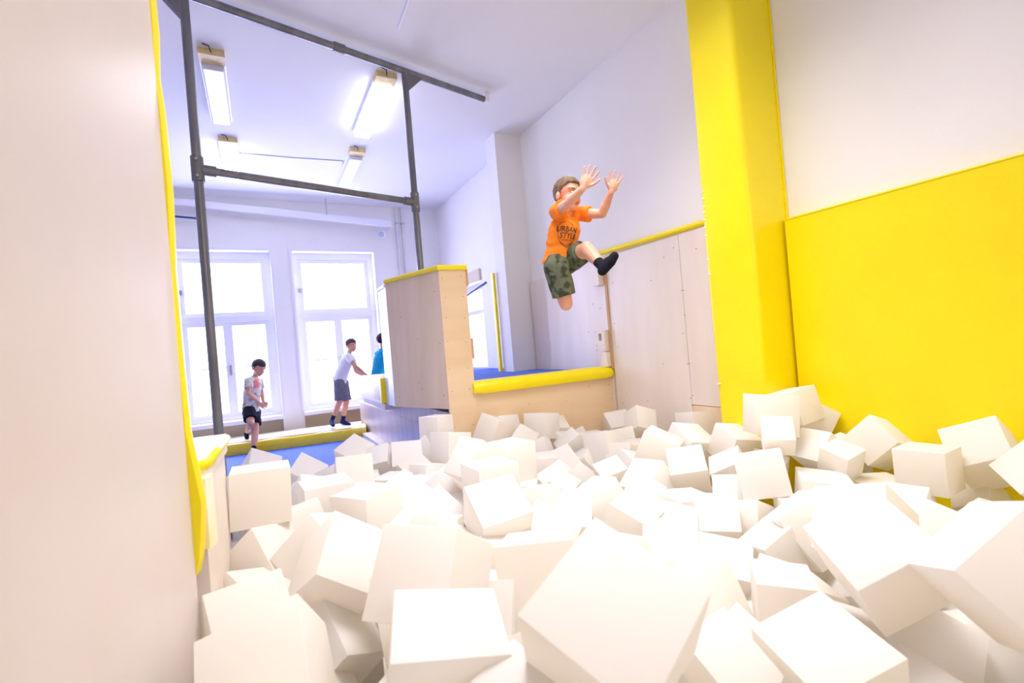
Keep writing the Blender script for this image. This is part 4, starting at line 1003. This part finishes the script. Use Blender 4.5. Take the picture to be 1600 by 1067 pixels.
M['pattern'] = mat('patterned_cotton', srgb(222, 216, 206), .9, .2, bump=.4, bscale=25, col2=srgb(170, 160, 140), nscale=16, lo=.5, hi=.62)
M['coral'] = mat('coral_print', srgb(250, 118, 108), .85, col2=srgb(250, 150, 130), nscale=20)
M['teal'] = mat('blue_cotton', srgb(28, 160, 205), .9, .2, bump=.4, bscale=25)

def remesh(bm, name, mt, root, voxel, smooth=3, label=None, sfac=.5):
    me = bpy.data.meshes.new(name); bm.to_mesh(me); bm.free()
    tmp = bpy.data.objects.new(name, me); COL.objects.link(tmp)
    r = tmp.modifiers.new('r', 'REMESH'); r.mode = 'VOXEL'; r.voxel_size = voxel
    if smooth: s = tmp.modifiers.new('s', 'SMOOTH'); s.iterations = smooth; s.factor = sfac
    dg = bpy.context.evaluated_depsgraph_get(); new = bpy.data.meshes.new_from_object(tmp.evaluated_get(dg))
    bpy.data.objects.remove(tmp); bpy.data.meshes.remove(me); new.name = name
    new.materials.clear()
    return link(name, new, mt, root, smooth=True, label=label)
def loft(bm, secs, n=20):   # sections: centre, side vector, front vector, rx, ry
    rings = []
    for c, s, f, rx, ry in secs:
        rings.append([bm.verts.new(Vector(c)+s*rx*math.cos(2*math.pi*k/n)+f*ry*math.sin(2*math.pi*k/n)) for k in range(n)])
    for a, b in zip(rings, rings[1:]):
        for k in range(n): bm.faces.new([a[k], a[(k+1) % n], b[(k+1) % n], b[k]])
    bm.faces.new(rings[0][::-1]); bm.faces.new(rings[-1])
def ortho(f, u):
    u = u.normalized(); f = (f-u*f.dot(u)).normalized(); s = f.cross(u).normalized()   # s = the person's right
    return s, f, u

def hand(bm, wrist, d, nrm, thumb, k=1.0, curl=.25, spread=14):
    """palm and five fingers; d along the fingers, nrm out of the palm, thumb towards the thumb side"""
    d = d.normalized(); nrm = (nrm-d*nrm.dot(d)).normalized(); th = d.cross(nrm); th = th if th.dot(thumb) > 0 else -th
    L = .070*k; W_ = .062*k
    rot = Matrix((th, d, nrm)).transposed()
    add_ell(bm, wrist+d*L*.52, (W_*.56, L*.62, .0135*k), rot); add_ell(bm, wrist+d*L*.72, (W_*.58, L*.38, .012*k), rot)
    add_cone(bm, wrist-d*.01, wrist+d*L*.5, .017*k, .017*k, flat=False)
    for j, (ln, off) in enumerate(((.060, .40), (.068, .14), (.063, -.13), (.050, -.38))):
        a = math.radians(spread*(1.1, .35, -.4, -1.2)[j]); dd = d*math.cos(a)+th*math.sin(a)
        b0 = wrist+d*L*(.98 if 0 < j < 3 else .9)+th*W_*off*1.15
        segs = (.45, .30, .25); p = b0-dd*.012*k; q = b0; r = .0078*k
        add_cone(bm, p, q, r, r, 10, flat=False)
        for m_, sg in enumerate(segs):
            c = curl*(m_+.4)*.55; e = dd*math.cos(c)+nrm*math.sin(c)
            nx = q+e*ln*k*sg; r1 = r*.93; add_cone(bm, q, nx, r, r1, 10, flat=False); q = nx; r = r1
    q = wrist+d*L*.28+th*W_*.34; r = .0098*k; a = math.radians(50)
    for m_, ln in enumerate((.028, .025, .020)):
        aa = a-math.radians(12)*m_; e = (d*math.cos(aa)+th*math.sin(aa)+nrm*.25).normalized(); nx = q+e*ln*k
        add_cone(bm, q, nx, r, r*.9, 10, flat=False); q = nx; r *= .9

def head(bmb, c, f, u, k):
    """skull, face, nose, ears, neck stub into bmb; returns frame for the face parts"""
    s, f, u = ortho(f, u); rot = Matrix((s, f, u)).transposed(); P = lambda a, b, d: c+(s*a+f*b+u*d)*k
    add_ell(bmb, P(0, -.012, .030), (.072*k, .089*k, .080*k), rot, 24, 16)
    add_ell(bmb, P(0, .022, -.028), (.056*k, .062*k, .072*k), rot, 20, 14)
    add_ell(bmb, P(0, .048, -.078), (.027*k, .026*k, .022*k), rot)
    for q in (-1, 1):
        add_ell(bmb, P(q*.034, .042, -.035), (.026*k, .030*k, .028*k), rot)
        add_ell(bmb, P(q*.072, -.012, -.012), (.009*k, .018*k, .029*k), rot)
        add_ell(bmb, P(q*.028, .062, .028), (.030*k, .022*k, .012*k), rot)
        add_ell(bmb, P(q*.009, .088, -.030), (.008*k, .010*k, .008*k), rot)
    add_cone(bmb, P(0, .078, .010), P(0, .097, -.026), .008*k, .0115*k, 10, flat=False)
    return P, rot
def face_parts(root, P, rot, k):
    for q in (-1, 1):
        bm = bmesh.new(); add_ell(bm, P(q*.029, .0725, .004), (.0125*k, .008*k, .0068*k), rot); e = bm_out(bm, 'eye', M['eye'], root, smooth=True)
        bm = bmesh.new(); add_ell(bm, P(q*.029, .0785, .004), (.0058*k, .0035*k, .0058*k), rot); bm_out(bm, 'iris', M['iris'], e, smooth=True)
        bm = bmesh.new(); add_ell(bm, P(q*.030, .0795, .024), (.017*k, .006*k, .0032*k), rot); bm_out(bm, 'eyebrow', root['hair_mat'] and M[root['hair_mat']], root, smooth=True)
    bm = bmesh.new(); add_ell(bm, P(0, .0800, -.0535), (.020*k, .0085*k, .0042*k), rot); add_ell(bm, P(0, .0795, -.0605), (.016*k, .0085*k, .0052*k), rot); bm_out(bm, 'mouth', M['lips'], root, smooth=True)
def hair(root, P, rot, k, mt, length=1.0, fringe=.05, seed=0):
    bm = bmesh.new(); bmesh.ops.create_uvsphere(bm, u_segments=56, v_segments=36, radius=1)
    for v in bm.verts:
        x, y, z = v.co; nz = noise.noise(Vector((x*6+seed, y*6, z*3)))*.045+noise.noise(Vector((x*17, y*17+seed, z*8)))*.03
        r = 1.07+nz+(.06*length*max(0, z))+(.03 if y > .4 and z > .3 else 0)
        v.co = (x*.072*r, -.012+y*.089*r, .030+z*.080*r)
    def keep(c):
        x, y, z = c; j = noise.noise(Vector((x*90, y*90, seed)))*.008
        if y > .045: return z > fringe+j
        if y > .005: return z > .052-(.045-y)*.9+j
        return z > max(-.052, .010-(.02-y)*1.0)+j
    bmesh.ops.delete(bm, geom=[f for f in bm.faces if not keep(f.calc_center_median())], context='FACES')
    ret = bmesh.ops.solidify(bm, geom=bm.faces[:], thickness=.012)
    for v in bm.verts: v.co = P(*v.co)
    return bm_out(bm, 'hair', mt, root, smooth=True)

def limb(bm, pts, radii):
    for i in range(len(pts)-1): add_cone(bm, pts[i], pts[i+1], radii[i], radii[i+1], 14, flat=False)

def person(label, J, k, face, up, cols, voxel, hairmat, hands, fringe=.05, group=None, seed=0, shirt_len=1.0, hk=1.0, sock_h=.3, loose=1.0):
    root = thing('person', label, 'person', J['pelvis'], group); root['hair_mat'] = hairmat
    bm = bmesh.new()
    tU = (J['chest']-J['pelvis']).normalized()
    sS = (J['rsh']-J['lsh']).normalized(); sH = (J['rhip']-J['lhip']).normalized()
    fS = (tU.cross(sS)).normalized(); fH = (tU.cross(sH)).normalized()
    if 'front' in J and fS.dot(J['front']) < 0: fS = -fS
    if 'front' in J and fH.dot(J['front']) < 0: fH = -fH
    # inner torso
    loft(bm, [(J['pelvis']-tU*.05*k, sH, fH, .085*k, .065*k), (J['pelvis']+tU*.05*k, sH, fH, .105*k, .078*k), (J['pelvis'].lerp(J['chest'], .5), sS, fS, .095*k, .07*k), (J['chest'], sS, fS, .115*k, .078*k), (J['neck']-tU*.03*k, sS, fS, .07*k, .05*k)])
    P, rot = head(bm, J['head'], face, up, k*hk)
    add_cone(bm, J['neck']-tU*.04*k, J['neck'].lerp(J['head'], .35), .038*k, .036*k, 16, flat=False)
    add_cone(bm, J['neck'].lerp(J['head'], .3), P(0, -.02, -.03), .036*k, .040*k, 16, flat=False)
    for sd in 'lr':
        sh, el, wr = J[sd+'sh'], J[sd+'el'], J[sd+'wr']
        limb(bm, [J['neck']-tU*.035*k, sh], [.035*k, .042*k])
        m1 = sh.lerp(el, .45); m2 = el.lerp(wr, .35)
        limb(bm, [sh, m1, el, m2, wr], [.040*k, .037*k, .030*k, .032*k, .0195*k])
        h = hands[sd]; hand(bm, wr, *h[:3], k=k*h[3], curl=h[4], spread=h[5])
        hp, kn, an = J[sd+'hip'], J[sd+'kn'], J[sd+'an']; bk = (an-kn).normalized()
        cf = J.get(sd+'calf', Vector((0, 0, 0)))
        limb(bm, [hp, hp.lerp(kn, .5), kn, kn.lerp(an, .32)+cf*.012*k, kn.lerp(an, .7), an], [.072*k, .062*k, .047*k, .046*k, .034*k, .028*k])
        add_ell(bm, kn+(kn-(hp+an)/2).normalized()*.004*k, (.046*k,)*3)
        to = J[sd+'toe']; fd = (to-an).normalized()
        limb(bm, [an, an+(an-kn).normalized()*.015*k, to], [.028*k, .028*k, .022*k])
    remesh(bm, 'body', M['skin'], root, voxel, 4)
    face_parts(root, P, rot, k*hk); hair(root, P, rot, k*hk, M[hairmat], fringe=fringe, seed=seed)
    # shirt
    bm = bmesh.new(); nk = J['neck']
    sc = [(nk-tU*.005*k, sS, fS, .052*k, .046*k), (nk-tU*.028*k, sS, fS, .085*k, .058*k), (nk-tU*.055*k, sS, fS, .122*k, .080*k), (J['chest'], sS, fS, .133*k, .096*k*loose),
          (J['chest'].lerp(J['pelvis'], .5), sS, fS, .128*k, .096*k*loose), (J['pelvis']+tU*.06*k, sH, fH, .130*k, .098*k*loose), (J['pelvis']-tU*.035*k*shirt_len, sH, fH, .140*k*loose, .108*k*loose)]
    loft(bm, sc, 28)
    for sd in 'lr':
        sh, el = J[sd+'sh'], J[sd+'el']; e = sh.lerp(el, cols.get('sleeve', .55))
        add_cone(bm, nk-tU*.05*k, sh, .048*k, .054*k, 16, flat=False)
        add_cone(bm, sh, e, .053*k, .056*k*loose, 18, flat=True)
    shirt = remesh(bm, 'shirt', M[cols['shirt']], root, voxel*1.15, 3)
    # cloth folds
    for v in shirt.data.vertices:
        p = v.co*18/k; v.co += v.normal*(noise.noise(Vector((p.x*.7, p.y*.7, p.z*1.5+seed)))*.007*k)
    bm = bmesh.new(); n = 22
    for i in range(n):
        a0, a1 = 2*math.pi*i/n, 2*math.pi*(i+1)/n; c = nk+tU*.0*k
        q = [c+sS*.052*k*math.cos(a)+fS*.046*k*math.sin(a)-tU*.018*k*max(0, math.sin(a)) for a in (a0, a1)]
        add_cone(bm, q[0], q[1], .0065*k, .0065*k, 8)
    bm_out(bm, 'collar', M[cols['shirt']], root, smooth=True)
    # shorts
    bm = bmesh.new()
    loft(bm, [(J['pelvis']+tU*.075*k, sH, fH, .110*k, .086*k), (J['pelvis'], sH, fH, .125*k, .098*k), (J['pelvis']-tU*.055*k, sH, fH, .118*k, .092*k)], 24)
    for sd in 'lr':
        hp, kn = J[sd+'hip'], J[sd+'kn']; e = hp.lerp(kn, cols.get('short_len', .8))
        add_cone(bm, hp, e, .086*k, .080*k*loose, 20, flat=True); add_ell(bm, hp, (.086*k,)*3)
    shorts = remesh(bm, 'shorts', M[cols['shorts']], root, voxel*1.15, 3)
    for v in shorts.data.vertices:
        p = v.co*20/k; v.co += v.normal*(noise.noise(Vector((p.x, p.y, p.z*.6+seed*3)))*.007*k)
    for sd in 'lr':
        kn, an, to = J[sd+'kn'], J[sd+'an'], J[sd+'toe']; bm = bmesh.new(); fd = (to-an).normalized(); ax = (an-kn).normalized()
        heel = an+ax*.022*k-fd*.018*k
        limb(bm, [an-ax*.10*k*sock_h/.3, an, heel], [.034*k, .0325*k, .031*k]); limb(bm, [heel, an.lerp(to, .6)+ax*.012*k, to], [.031*k, .033*k, .027*k]); limb(bm, [an, an.lerp(to, .5)], [.032*k, .031*k])
        remesh(bm, 'sock', M[cols['sock']], root, voxel, 3)
    return root, shirt, (tU, sS, fS)

# ---- the jumper
D = 2.88
J = dict(head=px(887, 306, D-.03), neck=px(886, 335, D-.01), chest=px(882, 358, D), pelvis=px(874, 402, D+.02),
         rsh=px(870, 331, D-.09), lsh=px(903, 334, D+.07), rel=px(887, 318, D-.27), lel=px(941, 334, D-.02), rwr=px(911, 294, D-.36), lwr=px(955, 300, D-.10),
         rhip=px(869, 416, D-.05), lhip=px(884, 411, D+.07), rkn=px(884, 474, D-.03), lkn=px(916, 389, D-.13), ran=px(882, 452, D+.22), lan=px(942, 417, D-.27),
         rtoe=px(878, 437, D+.32), ltoe=px(960, 400, D-.30), front=iv(.75, 0, .65))
face = iv(.62, -.06, .78); hup = iv(.05, 1, .02)
hands = {'r': (iv(.40, .90, .05), iv(0, 0, 1), iv(1, -.2, 0), 1.06, .10, 15), 'l': (iv(.28, .95, .05), iv(0, 0, 1), iv(-1, .2, 0), 1.03, .12, 17)}
root, shirt, (tU, sS, fS) = person('boy in an orange printed shirt and camouflage shorts leaping high over the foam', J, .88, face, hup,
    dict(shirt='orange', shorts='camo', sock='sock', sleeve=.50, short_len=.80), .0042, 'hair_light', hands, fringe=.066, seed=3, hk=1.09, sock_h=.25, shirt_len=1.3)
# print on the chest: lettering inside a shield, laid onto the cloth
off = worldloc(root)
shirt_bvh = BVHTree.FromPolygons([v.co+off for v in shirt.data.vertices], [tuple(p.vertices) for p in shirt.data.polygons])
pc = px(890, 361, D-.13)
pn = iv(.28, .02, 1).normalized(); pu = iv(-.02, 1, 0); pu = (pu-pn*pu.dot(pn)).normalized(); pr = pu.cross(pn).normalized()
def project(bm, name):
    bmesh.ops.subdivide_edges(bm, edges=[e for e in bm.edges if e.calc_length() > .004], cuts=1)
    for v in bm.verts:
        w_ = pc+pr*v.co.x*1.08+pu*v.co.y*1.18
        h = shirt_bvh.ray_cast(w_+pn*.3, -pn)
        v.co = (h[0]+pn*.0022) if h[0] is not None else w_-pn*.15
    bmesh.ops.delete(bm, geom=[f for f in bm.faces if max((a.co-b.co).length for a in f.verts for b in f.verts) > .08], context='FACES')
    return bm_out(bm, name, M['print'], root)
def text_bm(txt, size, x, y, shear=.25, gap=1.0):
    cu = bpy.data.curves.new('print', 'FONT'); cu.body = txt; cu.size = size; cu.align_x = 'CENTER'; cu.shear = shear; cu.space_character = gap; cu.resolution_u = 2; cu.offset = size*.012
    o = bpy.data.objects.new('print', cu); COL.objects.link(o)
    me = bpy.data.meshes.new_from_object(o.evaluated_get(bpy.context.evaluated_depsgraph_get())); bpy.data.objects.remove(o)
    bm = bmesh.new(); bm.from_mesh(me); bpy.data.meshes.remove(me)
    for v in bm.verts: v.co.x += x; v.co.y += y
    return bm
def outline(pts, wd_):
    bm = bmesh.new(); n = len(pts)
    for i in range(n-1):
        a, b = Vector(pts[i]), Vector(pts[i+1]); d = (b-a).normalized(); nn = Vector((-d.y, d.x))*wd_
        for j in range(4):
            p, q = a.lerp(b, j/4), a.lerp(b, (j+1)/4)
            bm.faces.new([bm.verts.new((w.x, w.y, 0)) for w in (p-nn, q-nn, q+nn, p+nn)])
    return bm
project(text_bm('URBAN', .038, .002, .006), 'lettering'); project(text_bm('STYLE', .038, .006, -.026), 'lettering')
project(text_bm('ORIGINAL CITY', .009, 0, -.038, 0), 'lettering')
sh_ = [(-.046, .038), (-.028, .052), (0, .058), (.028, .052), (.046, .038)]
project(outline(sh_, .0012), 'shield_outline')
project(outline([(-.046, .034), (-.052, .0), (-.048, -.028), (-.032, -.052), (0, -.070), (.032, -.052), (.048, -.028), (.052, 0), (.046, .034)], .0012), 'shield_outline')
project(outline([(-.040, -.042), (-.026, -.050), (0, -.062), (.026, -.050), (.040, -.042)], .0009), 'shield_outline')

# ---- boy in the patterned shirt stepping down from the beam
D = 6.06
J = dict(head=px(404, 575, D), neck=px(398, 588, D+.01), chest=px(395, 603, D), pelvis=px(392, 636, D+.02), rsh=px(388, 595, D-.12), lsh=px(405, 596, D+.12),
         rel=px(388, 614, D-.17), lel=px(409, 614, D+.16), rwr=px(405, 629, D-.24), lwr=px(412, 628, D+.05), rhip=px(389, 642, D-.07), lhip=px(397, 642, D+.07),
         rkn=px(392, 661, D-.22), lkn=px(399, 672, D-.10), ran=px(385, 677, D+.16), lan=px(396, 708, D-.26), rtoe=px(386, 684, D+.07), ltoe=px(402, 712, D-.32), front=iv(.9, 0, .35))
hands = {'r': (iv(.75, -.6, .2), iv(-.2, -.4, -.8), iv(.4, .6, .3), .9, .6, 6), 'l': (iv(.6, -.8, .1), iv(-.2, -.4, -.8), iv(.4, .6, 0), .9, .6, 6)}
r2, sh2, fr2 = person('boy in a patterned shirt with coral print and black shorts stepping off the beam', J, .88, iv(.88, -.42, .35), iv(.35, .95, 0),
    dict(shirt='pattern', shorts='black_cloth', sock='sock', sleeve=.6, short_len=.72), .0075, 'hair_dark', hands, fringe=.045, seed=9, hk=1.1, shirt_len=1.6, loose=1.08)
off = worldloc(r2); bv = BVHTree.FromPolygons([v.co+off for v in sh2.data.vertices], [tuple(p.vertices) for p in sh2.data.polygons])
bm = bmesh.new(); bmesh.ops.create_grid(bm, x_segments=12, y_segments=12, size=.062)
c0 = px(399, 600, D-.13); dn = iv(.25, 0, 1).normalized(); uu = iv(0, 1, 0); rr = uu.cross(dn).normalized()
bmesh.ops.delete(bm, geom=[f for f in bm.faces if f.calc_center_median().length > .052+.012*noise.noise(f.calc_center_median()*60)], context='FACES')
for v in bm.verts:
    w_ = c0+rr*v.co.x*.9+uu*v.co.y; h = bv.ray_cast(w_+dn*.3, -dn); v.co = h[0]+dn*.004 if h[0] is not None else w_-dn*.35
bmesh.ops.delete(bm, geom=[f for f in bm.faces if f.calc_area() > .0004], context='FACES')
bm_out(bm, 'chest_print', M['coral'], r2, label='coral pink print')

# ---- boy in white leaning forward
D = 6.62
J = dict(head=px(549, 540, D), neck=px(546, 551.5, D), chest=px(541, 566, D), pelvis=px(531, 592, D), rsh=px(544, 557, D-.12), lsh=px(549, 557, D+.12),
         rel=px(555, 572, D-.17), lel=px(556, 580, D+.12), rwr=px(570, 584, D-.12), lwr=px(569, 587, D+.02), rhip=px(530, 598, D-.07), lhip=px(536, 598, D+.07),
         rkn=px(531, 627, D-.08), lkn=px(541, 627, D+.08), ran=px(518.5, 657, D-.05), lan=px(535.5, 658, D+.12), rtoe=px(520.5, 664.5, D-.24), ltoe=px(546, 663, D+.02), front=iv(.95, -.2, .3))
hands = {'r': (iv(.9, -.35, .1), iv(0, -.9, .1), iv(.2, .7, -.3), .9, .5, 6), 'l': (iv(.95, -.15, 0), iv(0, -.9, 0), iv(.2, .7, .3), .9, .5, 6)}
person('boy in a plain white shirt and grey shorts leaning forward on the beam', J, .86, iv(.84, .02, .52), iv(0, 1, .02),
    dict(shirt='white_cloth', shorts='grey_cloth', sock='navy', sleeve=.6, short_len=.95), .0075, 'hair_mid', hands, fringe=.05, seed=14, sock_h=.35, loose=1.05)

# ---- boy in blue, mostly hidden behind the bay
D = 6.55
pz = lambda a, b, z: Vector((a, b, z))
c = px(590, 580, D)
fx = Vector((.95, .3, 0)).normalized(); sx = Vector((.3, -.95, 0))
J = dict(head=c+fx*.12+Vector((0, 0, .42)), neck=c+fx*.10+Vector((0, 0, .29)), chest=c+fx*.06+Vector((0, 0, .16)), pelvis=c+Vector((0, 0, -.05)))
J.update(rsh=J['neck']+sx*.13-Vector((0, 0, .05)), lsh=J['neck']-sx*.13-Vector((0, 0, .05)))
J.update(rel=J['rsh']+fx*.10-Vector((0, 0, .17)), lel=J['lsh']+fx*.10-Vector((0, 0, .17)), rhip=J['pelvis']+sx*.07-Vector((0, 0, .05)), lhip=J['pelvis']-sx*.07-Vector((0, 0, .05)))
J.update(rwr=J['rel']+fx*.17-Vector((0, 0, .05)), lwr=J['lel']+fx*.17-Vector((0, 0, .05)))
zf = .45+.04
J['rkn'] = Vector((J['rhip'].x+.06, J['rhip'].y, (J['rhip'].z+zf)/2+.02)); J['lkn'] = Vector((J['lhip'].x+.06, J['lhip'].y, (J['lhip'].z+zf)/2+.02))
J['ran'] = Vector((J['rhip'].x, J['rhip'].y, zf+.03)); J['lan'] = Vector((J['lhip'].x, J['lhip'].y, zf+.03)); J['rtoe'] = J['ran']+fx*.12-Vector((0, 0, .03)); J['ltoe'] = J['lan']+fx*.12-Vector((0, 0, .03)); J['front'] = fx
hands = {'r': (fx, Vector((0, 0, -1)), sx*-1, .9, .5, 6), 'l': (fx, Vector((0, 0, -1)), sx, .9, .5, 6)}
person('boy in a bright blue shirt mostly hidden behind the edge of the bay', J, .86, fx, Vector((0, 0, 1)),
    dict(shirt='teal', shorts='grey_cloth', sock='navy', sleeve=.6, short_len=.9), .0085, 'hair_dark', hands, seed=21)
